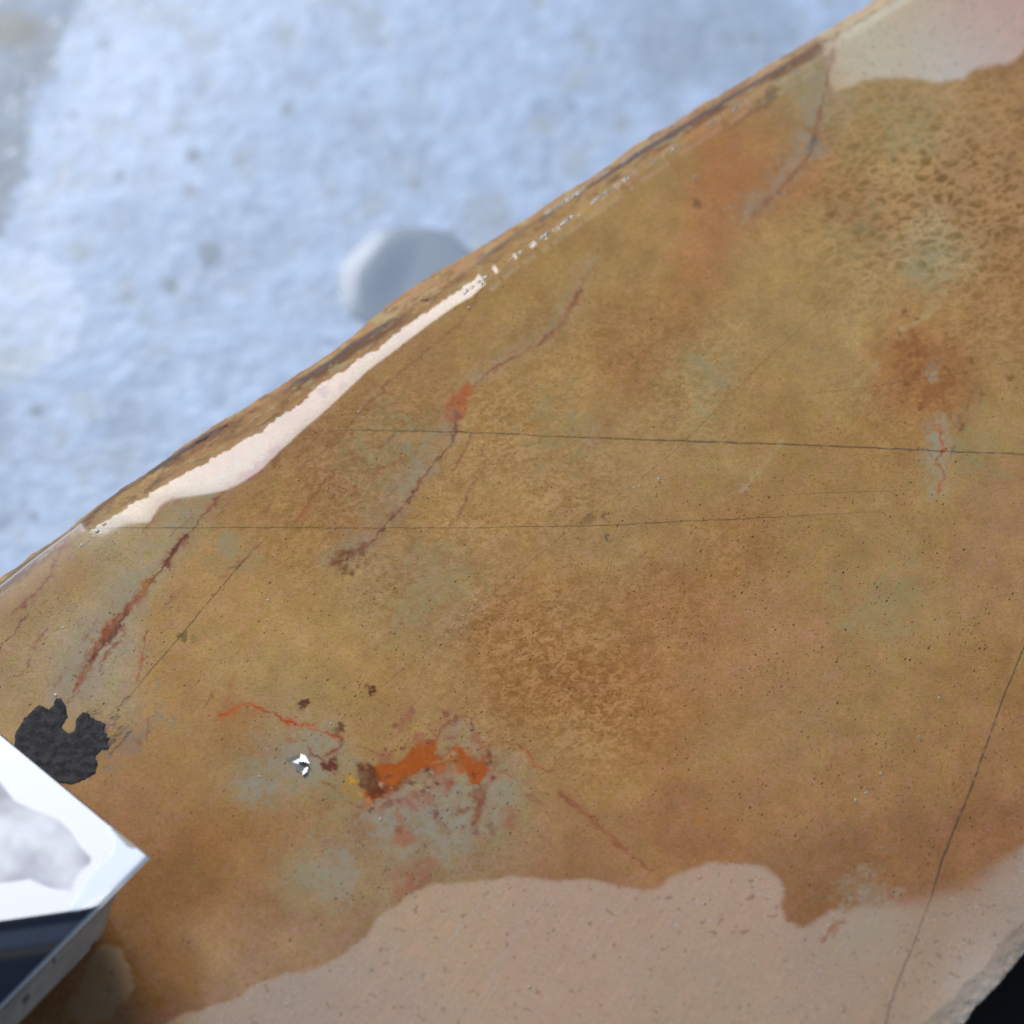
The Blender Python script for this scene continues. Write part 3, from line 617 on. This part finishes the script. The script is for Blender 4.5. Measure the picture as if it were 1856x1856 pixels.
# skirt: the sides of the slab, eight rings down to the underside
px, py = X, Y
top = plane(X, Y, z)
ring_idx = np.concatenate([np.arange(NC), (np.arange(1, NR) * NC + NC - 1), ((NR - 1) * NC + np.arange(NC - 2, -1, -1)), (np.arange(NR - 2, 0, -1) * NC)])
flat = top.reshape(-1, 3)
cen = flat.mean(0)
rim = flat[ring_idx]
NRG = 9
rings, prev, faces = [flat], ring_idx, []
arc = np.arange(len(ring_idx)) * 1.0
nb = len(flat)
tang = np.roll(rim, -1, 0) - np.roll(rim, 1, 0)
outw = np.stack([-tang[:, 1], tang[:, 0]], -1); outw /= np.linalg.norm(outw, axis=1, keepdims=True) + 1e-9
if np.median(np.sum(outw * (rim[:, :2] - cen[:2]), 1)) < 0: outw = -outw
for k in range(1, NRG + 1):
    f = k / NRG
    r = rim.copy()
    r[:, 2] = rim[:, 2] * (1 - f) + (-SLAB_T + 0.0003) * f
    push = 0.0012 * noise(arc, arc * 0 + 40 * k, 40, 57, 4, 0.65) * (0 if k == NRG else 1) + 0.001 * f
    r[:, :2] += outw * (push - 1.25 * (rim[:, 2] - r[:, 2]) * sstep(0.05, 0.4, -outw[:, 1]))[:, None]
    rings.append(r)
    cur = nb + np.arange(len(ring_idx)); nb += len(ring_idx)
    faces.append(np.stack([prev, cur, np.roll(cur, -1), np.roll(prev, -1)], -1)); prev = cur
faces = np.concatenate(faces)[:, ::-1]
nskirt = nb - len(flat)
V = np.concatenate(rings)

sn = NT('polished_tan_stone')
A_wet, A_dry, A_over, A_overa = sn.attr('wet_stone'), sn.attr('dry_stone'), sn.attr('marks'), sn.attr('marks', 'Alpha')
F_wet, F_gloss, F_mott, F_big, F_spk = (sn.attr(k, 'Fac') for k in ('wetness', 'gloss', 'mottle', 'coarse', 'speckle'))
# clouding
n1 = sn.noise(70, 4, 0.6, 0.4); n2 = sn.noise(260, 3, 0.6, 0.5); n3 = sn.noise(1500, 2, 0.6)
col = sn.mix(sn.step(n1, 0.3, 0.7, 0.0, 0.22), A_wet, sn.mix(1.0, A_wet, (0.78, 0.70, 0.48), 'MULTIPLY'))
col = sn.mix(sn.step(n2, 0.5, 0.75, 0.0, 0.28), col, sn.mix(0.5, A_wet, (0.42, 0.30, 0.17)))
hv = sn.noise(330, 4, 0.65, 0.6, sn.mapped((1, 1.5, 1), math.radians(50))); hv2 = sn.noise(130, 4, 0.6, 0.4, sn.mapped((1, 1.6, 1), math.radians(50), (0.3, 0.7, 0)))
col = sn.mix(sn.step(hv, 0.50, 0.68, 0.0, 0.6), col, sn.mix(1.0, col, (1.14, 1.02, 1.42), 'MULTIPLY'))
col = sn.mix(sn.step(hv, 0.46, 0.30, 0.0, 0.6), col, sn.mix(1.0, col, (0.88, 0.92, 0.66), 'MULTIPLY'))
col = sn.mix(sn.step(hv2, 0.48, 0.66, 0.0, 0.7), col, sn.mix(1.0, col, (1.04, 0.97, 1.18), 'MULTIPLY'))
col = sn.mix(sn.step(hv2, 0.46, 0.32, 0.0, 0.6), col, sn.mix(1.0, col, (0.96, 1.06, 0.9), 'MULTIPLY'))
# vermicular mottling, fine and coarse
wf = sn.noise(560, 3, 0.62, 0.9); wc = sn.noise(230, 3, 0.6, 1.2)
worm = sn.fmix(F_big, wf, wc)
col = sn.mix(sn.math('MULTIPLY', sn.step(worm, 0.50, 0.60), sn.math('MULTIPLY_ADD', F_mott, 0.85, 0.12), clamp=True), col, sn.mix(1.0, A_wet, (0.74, 0.66, 0.44), 'MULTIPLY'))
col = sn.mix(sn.math('MULTIPLY', sn.step(worm, 0.46, 0.36), sn.math('MULTIPLY_ADD', F_mott, 0.85, 0.08), clamp=True), col, sn.mix(1.0, A_wet, (1.2, 1.25, 1.5), 'MULTIPLY'))
clp = sn.noise(250, 5, 0.62, 1.1, sn.mapped((1, 1.35, 1), math.radians(35), (0.11, 0.4, 0)))
col = sn.mix(sn.math('MULTIPLY', sn.step(clp, 0.515, 0.57), sn.math('MULTIPLY', F_mott, 1.0), clamp=True), col, sn.mix(1.0, A_wet, (1.22, 1.27, 1.55), 'MULTIPLY'))
col = sn.mix(sn.math('MULTIPLY', sn.step(clp, 0.47, 0.40), sn.math('MULTIPLY', F_mott, 0.6), clamp=True), col, sn.mix(1.0, A_wet, (0.78, 0.75, 0.55), 'MULTIPLY'))
nd = sn.n('ShaderNodeVectorMath', operation='SCALE'); sn.put(nd.inputs[0], sn.noise(160, 3, 0.6, out='Color')); nd.inputs[3].default_value = 0.011
na = sn.n('ShaderNodeVectorMath', operation='ADD'); sn.put(na.inputs[0], sn.mapped((1.0, 1.7, 1.0), math.radians(42))); sn.put(na.inputs[1], nd.outputs[0])
vd = sn.n('ShaderNodeTexVoronoi', feature='DISTANCE_TO_EDGE'); sn.put(vd.inputs['Vector'], na.outputs[0]); vd.inputs['Scale'].default_value = 165
cell = sn.math('ADD', vd.outputs['Distance'], sn.math('MULTIPLY_ADD', sn.noise(260, 4, 0.65), 0.7, -0.35))
col = sn.mix(sn.math('MULTIPLY', sn.step(cell, 0.14, 0.32), sn.math('MULTIPLY', F_big, sn.step(n1, 0.36, 0.58, 0.2, 1.0))), col, sn.mix(1.0, A_wet, (0.64, 0.59, 0.40), 'MULTIPLY'))
col = sn.mix(sn.math('MULTIPLY', sn.step(cell, 0.13, 0.04), sn.math('MULTIPLY', F_big, 1.0)), col, sn.mix(1.0, A_wet, (1.25, 1.26, 1.5), 'MULTIPLY'))
# fine grain
col = sn.mix(sn.step(n3, 0.45, 0.72, 0.0, 0.5), col, sn.mix(1.0, col, (0.68, 0.62, 0.52), 'MULTIPLY'))
col = sn.mix(sn.step(n3, 0.45, 0.25, 0.0, 0.45), col, sn.mix(1.0, col, (1.2, 1.22, 1.32), 'MULTIPLY'))
n4 = sn.noise(750, 3, 0.65, 0.5)
col = sn.mix(sn.step(n4, 0.5, 0.7, 0.0, 0.5), col, sn.mix(1.0, col, (0.8, 0.74, 0.6), 'MULTIPLY'))
col = sn.mix(sn.step(n4, 0.48, 0.3, 0.0, 0.5), col, sn.mix(1.0, col, (1.14, 1.14, 1.25), 'MULTIPLY'))
nov = sn.noise(900, 3, 0.65)
col = sn.mix(sn.math('MULTIPLY', A_overa, sn.step(nov, 0.22, 0.45, 0.72, 1.0)), col, sn.mix(sn.step(nov, 0.5, 0.75, 0.0, 0.25), A_over, sn.mix(1.0, A_over, (0.6, 0.55, 0.5), 'MULTIPLY')))


def specks(scale, keep, size, colr, a, mask, rz, loc):
    """Small elongated pores: only some cells of a cell pattern carry one."""
    global col
    v = sn.n('ShaderNodeTexVoronoi', feature='F1'); sn.put(v.inputs['Vector'], sn.mapped((1.0, 2.3, 1.0), rz, loc)); v.inputs['Scale'].default_value = scale
    sep = sn.n('ShaderNodeSeparateColor'); sn.put(sep.inputs[0], v.outputs['Color'])
    on = sn.math('LESS_THAN', sep.outputs[0], sn.math('MULTIPLY', sn.math('MULTIPLY', mask, keep), sn.step(sn.noise(75, 3, 0.6), 0.36, 0.66, 0.1, 1.5)))
    rad = sn.math('MULTIPLY', sep.outputs[1], size)
    hit = sn.math('LESS_THAN', v.outputs['Distance'], rad)
    f = sn.math('MULTIPLY', sn.math('MULTIPLY', on, hit), sn.math('MULTIPLY_ADD', sep.outputs[2], 0.6, a - 0.45))
    col = sn.mix(f, col, colr)
    return f


rz = math.radians(58)
p1 = specks(360, 0.9, 0.21, (0.10, 0.05, 0.016), 0.8, F_spk, rz, (0, 0, 0))
p2 = specks(600, 1.0, 0.29, (0.10, 0.042, 0.012), 0.65, F_spk, rz, (3.1, 1.7, 0))
p3 = specks(190, 0.14, 0.12, (0.065, 0.038, 0.02), 0.8, F_spk, rz, (7.3, 2.2, 0))
# hairline cracks
ck = None
for i, (pts, light) in enumerate(CRACKS):
    a = sn.math('ABSOLUTE', sn.attr('crack_%d' % i, 'Fac'))
    f = sn.step(a, 1.5, 0.35, 0.0, (0.7, 0.55, 0.68, 0.6, 0.33, 0.4, 0.4)[i] if not light else 0.5)
    if light:
        lightf = f if i == 7 else sn.math('MAXIMUM', lightf, f)
    else:
        ck = f if ck is None else sn.math('MAXIMUM', ck, f)
ckf = sn.math('MULTIPLY', ck, sn.step(sn.noise(420, 2, 0.6), 0.3, 0.55, 0.35, 1.0))
col = sn.mix(ckf, col, (0.055, 0.045, 0.028))
# dry stone: paler, with saw scratches and dust
scr = sn.noise(70, 4, 0.7, 0.0, sn.mapped((1.0, 30.0, 1.0), math.radians(60)))
dcol = sn.mix(sn.step(n1, 0.3, 0.7, 0.0, 0.3), A_dry, sn.mix(1.0, A_dry, (0.9, 0.8, 0.76), 'MULTIPLY'))
dcol = sn.mix(sn.step(n2, 0.45, 0.75, 0.0, 0.35), dcol, sn.mix(1.0, A_dry, (0.82, 0.84, 0.86), 'MULTIPLY'))
ng = sn.noise(1100, 3, 0.7)
dcol = sn.mix(sn.step(ng, 0.48, 0.7, 0.0, 0.55), dcol, sn.mix(1.0, A_dry, (0.74, 0.68, 0.64), 'MULTIPLY'))
dcol = sn.mix(sn.step(ng, 0.46, 0.28, 0.0, 0.5), dcol, sn.mix(1.0, A_dry, (1.15, 1.16, 1.2), 'MULTIPLY'))
dcol = sn.mix(sn.step(hv2, 0.5, 0.66, 0.0, 0.6), dcol, sn.mix(1.0, A_dry, (1.08, 0.97, 0.92), 'MULTIPLY'))
dcol = sn.mix(sn.step(scr, 0.54, 0.70, 0.0, 0.5), dcol, sn.mix(1.0, A_dry, (1.3, 1.32, 1.36), 'MULTIPLY'))
dcol = sn.mix(sn.step(scr, 0.46, 0.28, 0.0, 0.45), dcol, sn.mix(1.0, A_dry, (0.8, 0.78, 0.76), 'MULTIPLY'))
dcol = sn.mix(lightf, dcol, (0.55, 0.46, 0.38))
dcol = sn.mix(sn.step(sn.noise(700, 1, 0.5), 0.68, 0.75, 0, 0.6), dcol, (0.6, 0.55, 0.52))
dcol = sn.mix(sn.step(sn.noise(380, 2, 0.6, 0.4), 0.62, 0.70, 0, 0.7), dcol, sn.mix(1.0, A_dry, (0.55, 0.46, 0.40), 'MULTIPLY'))
dcol = sn.mix(sn.math('MULTIPLY', sn.math('MAXIMUM', ckf, sn.math('MAXIMUM', p1, p3)), 0.7), dcol, (0.085, 0.07, 0.06))
dcol = sn.mix(sn.math('MULTIPLY', A_overa, 0.8), dcol, sn.mix(0.2, A_over, A_dry))
fin = sn.mix(F_wet, dcol, col)
hgt = sn.math('ADD', sn.math('MULTIPLY', n3, 1.0), sn.math('ADD', sn.math('MULTIPLY', scr, 0.8), sn.math('MULTIPLY', p1, -2.0)))
sn.bump(hgt, sn.fmix(F_wet, 0.07, 0.010), 0.0004)
sn.end(Base_Color=fin, Roughness=sn.fmix(F_gloss, 0.72, 0.045), IOR=1.33)
SN_MAT = sn.m

slab = grid_mesh('stone_slab', V, NR, NC, SN_MAT, None, faces)
pad = lambda f, v: np.concatenate([f.ravel(), np.tile(f.ravel()[ring_idx], NRG) if v is None else np.full(nskirt, v)])
padc = lambda f: np.concatenate([f.reshape(-1, 3), np.tile(f.reshape(-1, 3)[ring_idx], (NRG, 1))])
side = padc(dry_col); sidx = np.arange(nskirt)
lay_n = noise(sidx % len(ring_idx), (sidx // len(ring_idx)) * 30.0, 90, 58, 4, 0.6)
side[len(flat):] *= (1.5 + 0.6 * lay_n)[:, None]
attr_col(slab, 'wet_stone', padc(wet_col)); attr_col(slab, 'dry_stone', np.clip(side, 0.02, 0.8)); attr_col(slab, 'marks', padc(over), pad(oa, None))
attr_f(slab, 'wetness', pad(wetness, None)); attr_f(slab, 'gloss', pad(gloss, 0.0)); attr_f(slab, 'mottle', pad(mott, 0.3)); attr_f(slab, 'coarse', pad(big, 0)); attr_f(slab, 'speckle', pad(spk, 0.3))
for i, (pts, light) in enumerate(CRACKS):
    jx = X + 1.6 * noise(X, Y, 22, 80 + i, 3); jy = Y + 1.6 * noise(X, Y, 22, 90 + i, 3)
    xs_, ys_ = [p[0] for p in pts], [p[1] for p in pts]
    m = (X > min(xs_) - 25) & (X < max(xs_) + 25) & (Y > min(ys_) - 25) & (Y < max(ys_) + 25)
    d, wd = line_dist(jx[m], jy[m], pts, True)
    f = np.full(X.shape, 30.0); f[m] = np.clip(d / np.maximum(wd, 0.05), -30, 30)
    # keep one sign away from the line so that no false crossing appears
    f = np.where(np.abs(f) > 12, 30.0, f)
    attr_f(slab, 'crack_%d' % i, pad(f, 30.0))
tag(slab, 'large tan stone slab with rust veins, half wet and half dry', 'stone slab')

# --- tar patch stuck to the slab
tn = NT('dried_tar')
t1n = tn.noise(420, 4, 0.65); t2n = tn.noise(1300, 2, 0.6)
tc = tn.mix(tn.step(t1n, 0.38, 0.66), (0.016, 0.0135, 0.0135), (0.070, 0.058, 0.051))
tc = tn.mix(tn.step(t2n, 0.58, 0.72, 0, 0.7), tc, (0.11, 0.092, 0.06))
tn.bump(tn.math('ADD', t1n, tn.math('MULTIPLY', t2n, 0.5)), 0.07, 0.0005)
tn.end(Base_Color=tc, Roughness=0.6, IOR=1.2)
TAR = [(25, 1345), (30, 1325), (45, 1300), (70, 1278), (80, 1280), (88, 1285), (97, 1277), (102, 1264), (112, 1266), (120, 1280), (124, 1298), (118, 1308), (112, 1318), (125, 1330), (135, 1325), (138, 1302), (150, 1290), (160, 1292),
       (165, 1300), (178, 1306), (192, 1312), (188, 1325), (200, 1340), (196, 1356), (186, 1364), (174, 1372), (179, 1386), (172, 1402), (150, 1416), (130, 1422), (100, 1420), (40, 1400)]
tx, ty = np.meshgrid(np.arange(14, 214, 1.6), np.arange(1254, 1434, 1.6))
td = poly_sdf(tx, ty, TAR) + 2.2 * noise(tx, ty, 7, 101, 2) + sstep(150, 195, tx) * 5.0 * noise(tx + ty, (tx - ty) * 0.25, 5, 103, 2)
tz = 0.00016 * sstep(1.5, -5, td) + 0.00007 * noise(tx, ty, 10, 102, 3) * sstep(0, -8, td) - 0.00004
tp = plane(tx, ty, tz).reshape(-1, 3)
nr, nc = tx.shape
i = np.arange(nr - 1)[:, None] * nc + np.arange(nc - 1)[None]
q = np.stack([i, i + nc, i + nc + 1, i + 1], -1).reshape(-1, 4)
q = q[(td.ravel()[q] < 1.6).all(1)]
used = np.unique(q); rem = np.zeros(len(tp), int); rem[used] = np.arange(len(used))
me = bpy.data.meshes.new('tar_patch'); me.from_pydata(tp[used].tolist(), [], rem[q].tolist()); me.materials.append(tn.m)
for p in me.polygons: p.use_smooth = True
tar = bpy.data.objects.new('tar_patch', me); scene.collection.objects.link(tar); tar.parent = slab
tar['label'] = 'ragged black tar patch on the slab'

# --- clear crystal set in the slab
cn = NT('clear_quartz')
cn.end(Base_Color=(0.36, 0.32, 0.25), Roughness=0.05, IOR=1.55)
half = lambda u, v: (SUN_TO + (cam.location - Vector(plane(u, v, 0.0))).normalized()).normalized()
nh = half(549, 1377)
bm = bmesh.new()
P = lambda u, v, h: bm.verts.new(Vector(plane(u, v, h)))


def facet(pts, base_h, n):
    """A flat chip face whose corners lie on the plane with normal n."""
    c = Vector(plane(pts[0][0], pts[0][1], base_h))
    vs = []
    for (u, v) in pts:
        h = base_h
        for _ in range(6):
            p = Vector(plane(u, v, h)); h = c.z - ((p.x - c.x) * n.x + (p.y - c.y) * n.y) / n.z
        vs.append(bm.verts.new(Vector(plane(u, v, h))))
    return vs


f1 = facet([(545, 1366), (553, 1369), (562, 1384), (551, 1381), (542, 1381)], 0.00035, nh)
f2 = facet([(553, 1392), (560, 1388), (556, 1400), (549, 1405), (548, 1399)], 0.0003, nh)
f3 = facet([(542, 1381), (551, 1381), (562, 1384), (560, 1388), (553, 1392), (548, 1399)], 0.0003, Vector((0.14, -0.22, 1)).normalized())
f4 = facet([(520, 1376), (545, 1366), (542, 1381), (536, 1396), (526, 1388)], 0.00025, Vector((0.12, -0.16, 1)).normalized())
f5 = facet([(536, 1396), (542, 1381), (548, 1399), (549, 1405)], 0.00022, Vector((0.05, -0.12, 1)).normalized())
for f in (f1, f2, f3, f4, f5): bm.faces.new(f[::-1])
rimv = [bm.verts.new(Vector(plane(u, v, -0.0002))) for (u, v) in [(512, 1376), (545, 1358), (556, 1362), (568, 1384), (562, 1396), (557, 1407), (546, 1411), (532, 1402), (520, 1392)]]
topc = bm.verts.new(Vector(plane(542, 1385, 0.00015)))
for k in range(len(rimv)): bm.faces.new([rimv[(k + 1) % len(rimv)], rimv[k], topc])
bmesh.ops.recalc_face_normals(bm, faces=bm.faces[:])
for f in bm.faces:
    if f.normal.z < 0: f.normal_flip()
me = bpy.data.meshes.new('crystal'); bm.to_mesh(me); bm.free(); me.materials.append(cn.m)
cr = bpy.data.objects.new('crystal', me); scene.collection.objects.link(cr); cr.parent = slab
cr['label'] = 'clear glinting crystal chip beside the orange pocket'

# ================================================================== second slab, lying on the first at the lower left
qn = NT('wet_dark_polished_stone')
q_r, q_c = qn.attr('haze', 'Fac'), qn.attr('pigment')
qf = qn.noise(180, 3, 0.6); qg = qn.noise(900, 2, 0.5)
qn.bump(qn.math('ADD', qf, qn.math('MULTIPLY', qg, 0.2)), qn.fmix(q_r, 0.004, 0.05), 0.002)
qcol = qn.mix(qn.step(qf, 0.4, 0.7, 0, 0.2), q_c, qn.mix(1.0, q_c, (0.6, 0.6, 0.62), 'MULTIPLY'))
qn.end(Base_Color=qcol, Roughness=q_r, IOR=1.58)
n2v = half(120, 1480)
tipz = 0.0310
THICK = 0.0130
c0 = Vector(plane(272, 1555, tipz))
NQ = 170
uu, vv = np.meshgrid(np.linspace(0, 1, NQ), np.linspace(0, 1, NQ))
Tq, Aq, Cq, Bq = np.array([272.0, 1555]), np.array([-230.0, 1140]), np.array([-330.0, 1525]), np.array([-120.0, 1951])
bend = (1 - uu)[..., None]
Q = (Tq * bend * (1 - vv)[..., None] + Aq * uu[..., None] * (1 - vv)[..., None] + Bq * bend * vv[..., None] + Cq * uu[..., None] * vv[..., None])
qx, qy = Q[..., 0], Q[..., 1]
fold = (qy - (1670 - qx * 20 / 140.0))                 # below this line the face is tilted to mirror darker sky
qz = np.full(qx.shape, tipz)
for _ in range(8):
    p = plane(qx, qy, qz)
    qz = c0.z - ((p[..., 0] - c0.x) * n2v.x + (p[..., 1] - c0.y) * n2v.y) / n2v.z
fl = np.where(fold > 30, fold, 1.5 * np.log1p(np.exp(np.clip(fold / 1.5, -30, 30))))
qz = qz - fl * PXM * 0.30
edge_d = uu * 460
qz = qz - 0.0004 * np.exp(-edge_d / 3.0)
bandA = [(-200, 1365), (0, 1412), (30, 1447), (70, 1465), (110, 1480), (135, 1505), (150, 1530), (172, 1552), (170, 1568), (150, 1585), (139, 1605), (136, 1625), (100, 1618), (55, 1600), (0, 1608), (-200, 1620)]
inner_sd = poly_sdf(qx, qy, bandA) + 3 * noise(qx, qy, 40, 201, 2)
tip_sd = poly_sdf(qx, qy, [(192, 1500), (204, 1515), (206, 1535), (196, 1553), (175, 1572), (158, 1595), (142, 1625), (120, 1650), (140, 1652), (285, 1560), (275, 1545), (225, 1505)]) + 2 * noise(qx, qy, 30, 202, 2)
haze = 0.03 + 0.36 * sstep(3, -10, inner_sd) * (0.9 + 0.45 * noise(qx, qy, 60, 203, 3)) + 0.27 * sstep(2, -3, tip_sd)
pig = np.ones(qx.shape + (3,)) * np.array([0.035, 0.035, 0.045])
pig = pig + (np.array([0.17, 0.16, 0.22]) - pig) * (sstep(3, -8, inner_sd) * (0.6 + 0.5 * noise(qx, qy, 60, 204, 3)))[..., None]  # lavender-grey of the mirrored sky, tinted into the stone colour
pig = pig + (np.array([0.30, 0.37, 0.46]) - pig) * sstep(2, -3, tip_sd)[..., None]  # pale blue sky reflection at the tip, painted in
dryb = poly_sdf(qx, qy, [(196, 1490), (222, 1508), (250, 1531), (243, 1538), (232, 1534), (206, 1505)])
pig = pig + (np.array([0.55, 0.45, 0.33]) - pig) * sstep(2.5, -2, dryb)[..., None]
haze = haze + 0.5 * sstep(2.5, -2, dryb)
low = sstep(-2, 2, fold)[..., None]
pig = pig * (1 - low) + low * (np.array([0.006, 0.007, 0.013]) + np.array([0.05, 0.055, 0.065]) * (sstep(14, 26, fold) * sstep(60, 44, fold))[..., None] + np.array([0.045, 0.035, 0.012]) * (np.exp(-((fold - 62) / 8.0) ** 2))[..., None])  # dark reflection with grey and ochre bands, painted as stone colour
haze = haze + 0.12 * low[..., 0]
arr = sstep(7, 2, vv * 0 + uu * 460)[..., None]        # the near arris, coloured paler
pig = pig + (np.array([0.34, 0.36, 0.36]) - pig) * arr
haze = haze + 0.4 * arr[..., 0]
qp = plane(qx, qy, qz).reshape(-1, 3)
ridx = np.concatenate([np.arange(NQ), np.arange(1, NQ) * NQ + NQ - 1, (NQ - 1) * NQ + np.arange(NQ - 2, -1, -1), np.arange(NQ - 2, 0, -1) * NQ])
rq = qp[ridx]
und = []
rings, prev, faces, nb = [qp], ridx, [], len(qp)
tipv = np.array(plane(272, 1555, tipz))
dt = np.linalg.norm(rq[:, :2] - tipv[:2], axis=1)
cq = rq.mean(0)
for k in range(1, 7):
    f = k / 6
    r = rq.copy(); r[:, 2] = np.maximum(rq[:, 2] - THICK * f, 0.0003)
    inset = (0.009 * np.exp(-(dt / 0.012) ** 2) * f ** 0.8)[:, None] + 0.0012 * f
    dirc = cq[:2] - rq[:, :2]; dirc /= np.linalg.norm(dirc, axis=1, keepdims=True)
    r[:, :2] += dirc * (inset + 0.0006 * noise(np.arange(len(r)), np.full(len(r), 30.0 * k), 14, 207, 3)[:, None] * (k < 6))
    rings.append(r); cur = nb + np.arange(len(ridx)); nb += len(ridx)
    faces.append(np.stack([prev, cur, np.roll(cur, -1), np.roll(prev, -1)], -1)); prev = cur
faces = np.concatenate(faces)
small = grid_mesh('polished_slab', np.concatenate(rings), NQ, NQ, qn.m, None, faces)
ns = nb - len(qp)
sn2 = noise(np.arange(ns) % len(ridx), (np.arange(ns) // len(ridx)) * 12.0, 12, 208, 3)
sp_ = np.ones((ns, 3)) * np.array([0.33, 0.285, 0.26]) * (1 + 0.25 * sn2)[:, None]
sp_ = np.where((sn2 > 0.66)[:, None], np.array([0.03, 0.028, 0.03]), sp_)
attr_col(small, 'pigment', np.concatenate([pig.reshape(-1, 3), sp_])); attr_f(small, 'haze', np.concatenate([haze.ravel(), np.full(ns, 0.6)]))
tag(small, 'small polished slab reflecting white sky, its corner lying on the tan slab', 'stone slab')

# ================================================================== thin broken lines of water along the far rim
wf_ = NT('rim_water')
wf_.end(Base_Color=(0.34, 0.28, 0.2), Roughness=0.03, IOR=1.36)


def trickle(pts, wid, seed, label):
    p = np.array(pts, float)
    L = np.concatenate([[0], np.cumsum(np.hypot(*np.diff(p, axis=0).T))])
    n = int(L[-1] / 1.6)
    l = np.linspace(0, L[-1], n)
    cu, cv = np.interp(l, L, p[:, 0]), np.interp(l, L, p[:, 1])
    q = np.linspace(-1, 1, 9)
    swell = np.clip(0.55 + 1.3 * noise(l, l * 0, 26, seed, 4, 0.7), 0.0, 1.4)
    lu, q2 = np.meshgrid(l, q, indexing='ij')
    off = q2 * (wid * swell)[:, None] + (2.2 * noise(l, l * 0 + 9, 30, seed + 1, 3))[:, None]
    uu_, vv_ = cu[:, None] + off * s_, cv[:, None] + off * c_
    si, ti = to_s(uu_, vv_), to_t(uu_, vv_)
    col_ = np.clip(np.round((si - S[0]) / (S[1] - S[0])).astype(int), 0, NC - 1)
    fr = np.clip((ti - t0[col_]) / (t1 - t0)[col_], 0, 1) ** (1 / 1.12)
    zz = z[np.clip(np.round(fr * (NR - 1)).astype(int), 0, NR - 1), col_]
    zz = zz + (wid * PXM * 0.30) * (1 - q2 ** 2) * swell[:, None] * (1 + 0.5 * noise(lu, q2 * 8, 7, seed + 2, 2)) - 0.00006
    o = grid_mesh('water_trickle', plane(uu_, vv_, zz).reshape(-1, 3), n, 9, wf_.m)
    tag(o, label, 'water')


trickle([(840, 533), (900, 486), (960, 445), (1050, 383), (1150, 315), (1250, 248), (1350, 184), (1420, 142), (1470, 112)], 3.2, 401, 'thin broken glinting line of water running on from the white film up the far rim')
trickle([(985, 388), (1050, 345), (1110, 304), (1165, 268), (1205, 243)], 4.5, 431, 'short bright streak of water on the very lip of the far rim')

# ================================================================== water beads standing on the slab
wn_ = NT('water_bead')
wn_.end(Base_Color=(0.40, 0.30, 0.18), Roughness=0.03, IOR=1.4)


def bead_mesh(name):
    bm = bmesh.new(); bmesh.ops.create_uvsphere(bm, u_segments=12, v_segments=8, radius=1.0)
    bmesh.ops.delete(bm, geom=[v for v in bm.verts if v.co.z < -0.05], context='VERTS')
    for v in bm.verts: v.co.z *= 0.16
    for f in bm.faces: f.smooth = True
    me = bpy.data.meshes.new(name); bm.to_mesh(me); bm.free(); me.materials.append(wn_.m)
    return me


bead_me = bead_mesh('water_bead')


def slab_z(u, v):
    k = np.argmin((X - u) ** 2 + (Y - v) ** 2)
    return z.ravel()[k]


def bead(u, v, r, label, group):
    o = bpy.data.objects.new('water_bead', bead_me); scene.collection.objects.link(o)
    o.location = plane(u, v, slab_z(u, v)); o.scale = (r * PXM * 0.62, r * PXM * 0.8, r * PXM * 0.62)
    tag(o, label, 'water drop', group)


for (u, v, r) in [(189, 950, 6), (176, 963, 7), (169, 973, 4), (159, 980, 4), (148, 988, 5), (143, 992, 4), (131, 1001, 4), (127, 1007, 4)]:
    bead(u, v, r, 'tiny water bead in the row trailing off the white film on the far rim', 'water beads along the far rim')
for (u, v, r, where) in [(874, 514, 6, 'just below the end of the white water film'), (850, 557, 5, 'on the thin brown vein under the white film'), (1258, 321, 6, 'beside the blurred rust patch near the far rim'),
                         (1552, 1451, 6, 'largest of the pair above the wet tongue'), (1571, 1438, 5, 'smaller of the pair above the wet tongue'), (1598, 1402, 5, 'alone between the pair and the long dark crack'),
                         (1667, 1335, 5, 'left of the long dark crack, among dark pores'), (1703, 1265, 5, 'highest on the pored stone left of the dark crack'), (1195, 868, 5, 'right of the pair beside the faint diagonal crack'),
                         (1150, 885, 4, 'left one of the pair beside the faint diagonal crack'), (1160, 882, 4, 'right one of the pair beside the faint diagonal crack'), (690, 1485, 5, 'on grey stone below the orange pocket'),
                         (101, 1260, 6, 'at the upper tip of the black tar patch'), (650, 746, 4, 'on mottled stone left of the red blotch'), (486, 1088, 4, 'on plain tan stone below the brown smear'),
                         (115, 1137, 4, 'on pale stone left of the big rust vein'), (470, 1408, 4, 'on grey stone left of the clear crystal'), (1270, 1590, 4, 'on dry stone just under the wet edge'),
                         (1277, 1638, 5, 'on dry stone left of the wet tongue'), (1780, 1655, 5, 'on dry stone right of the dark crack'), (960, 1790, 5, 'on dry stone between the pale scratches'),
                         (1598, 1537, 4, 'on olive stone at the root of the wet tongue'), (600, 1312, 4, 'over the thin red vein left of the orange pocket')]:
    bead(u, v, r, 'tiny glint of water ' + where, 'single water beads on the slab face')

drop_me = bead_me.copy(); drop_me.materials[0] = pn.m
for (u, v, r) in [(25, 185, 13), (21, 277, 13), (60, 281, 11), (53, 236, 10), (102, 240, 13), (57, 143, 10), (102, 41, 14), (132, 90, 12), (100, 117, 13), (23, 204, 9), (140, 150, 11), (75, 200, 8), (160, 30, 12), (36, 330, 9)]:
    o = bpy.data.objects.new('water_drop', drop_me); scene.collection.objects.link(o)
    o.location = plane(u, v, GZ - 0.0001); k = r * PXM * 1.48
    o.scale = (k, k * 1.3, k * 0.5)
    tag(o, 'blurred water drop on the dull grey corner of the concrete floor', 'water drop', 'water drops on the concrete floor')
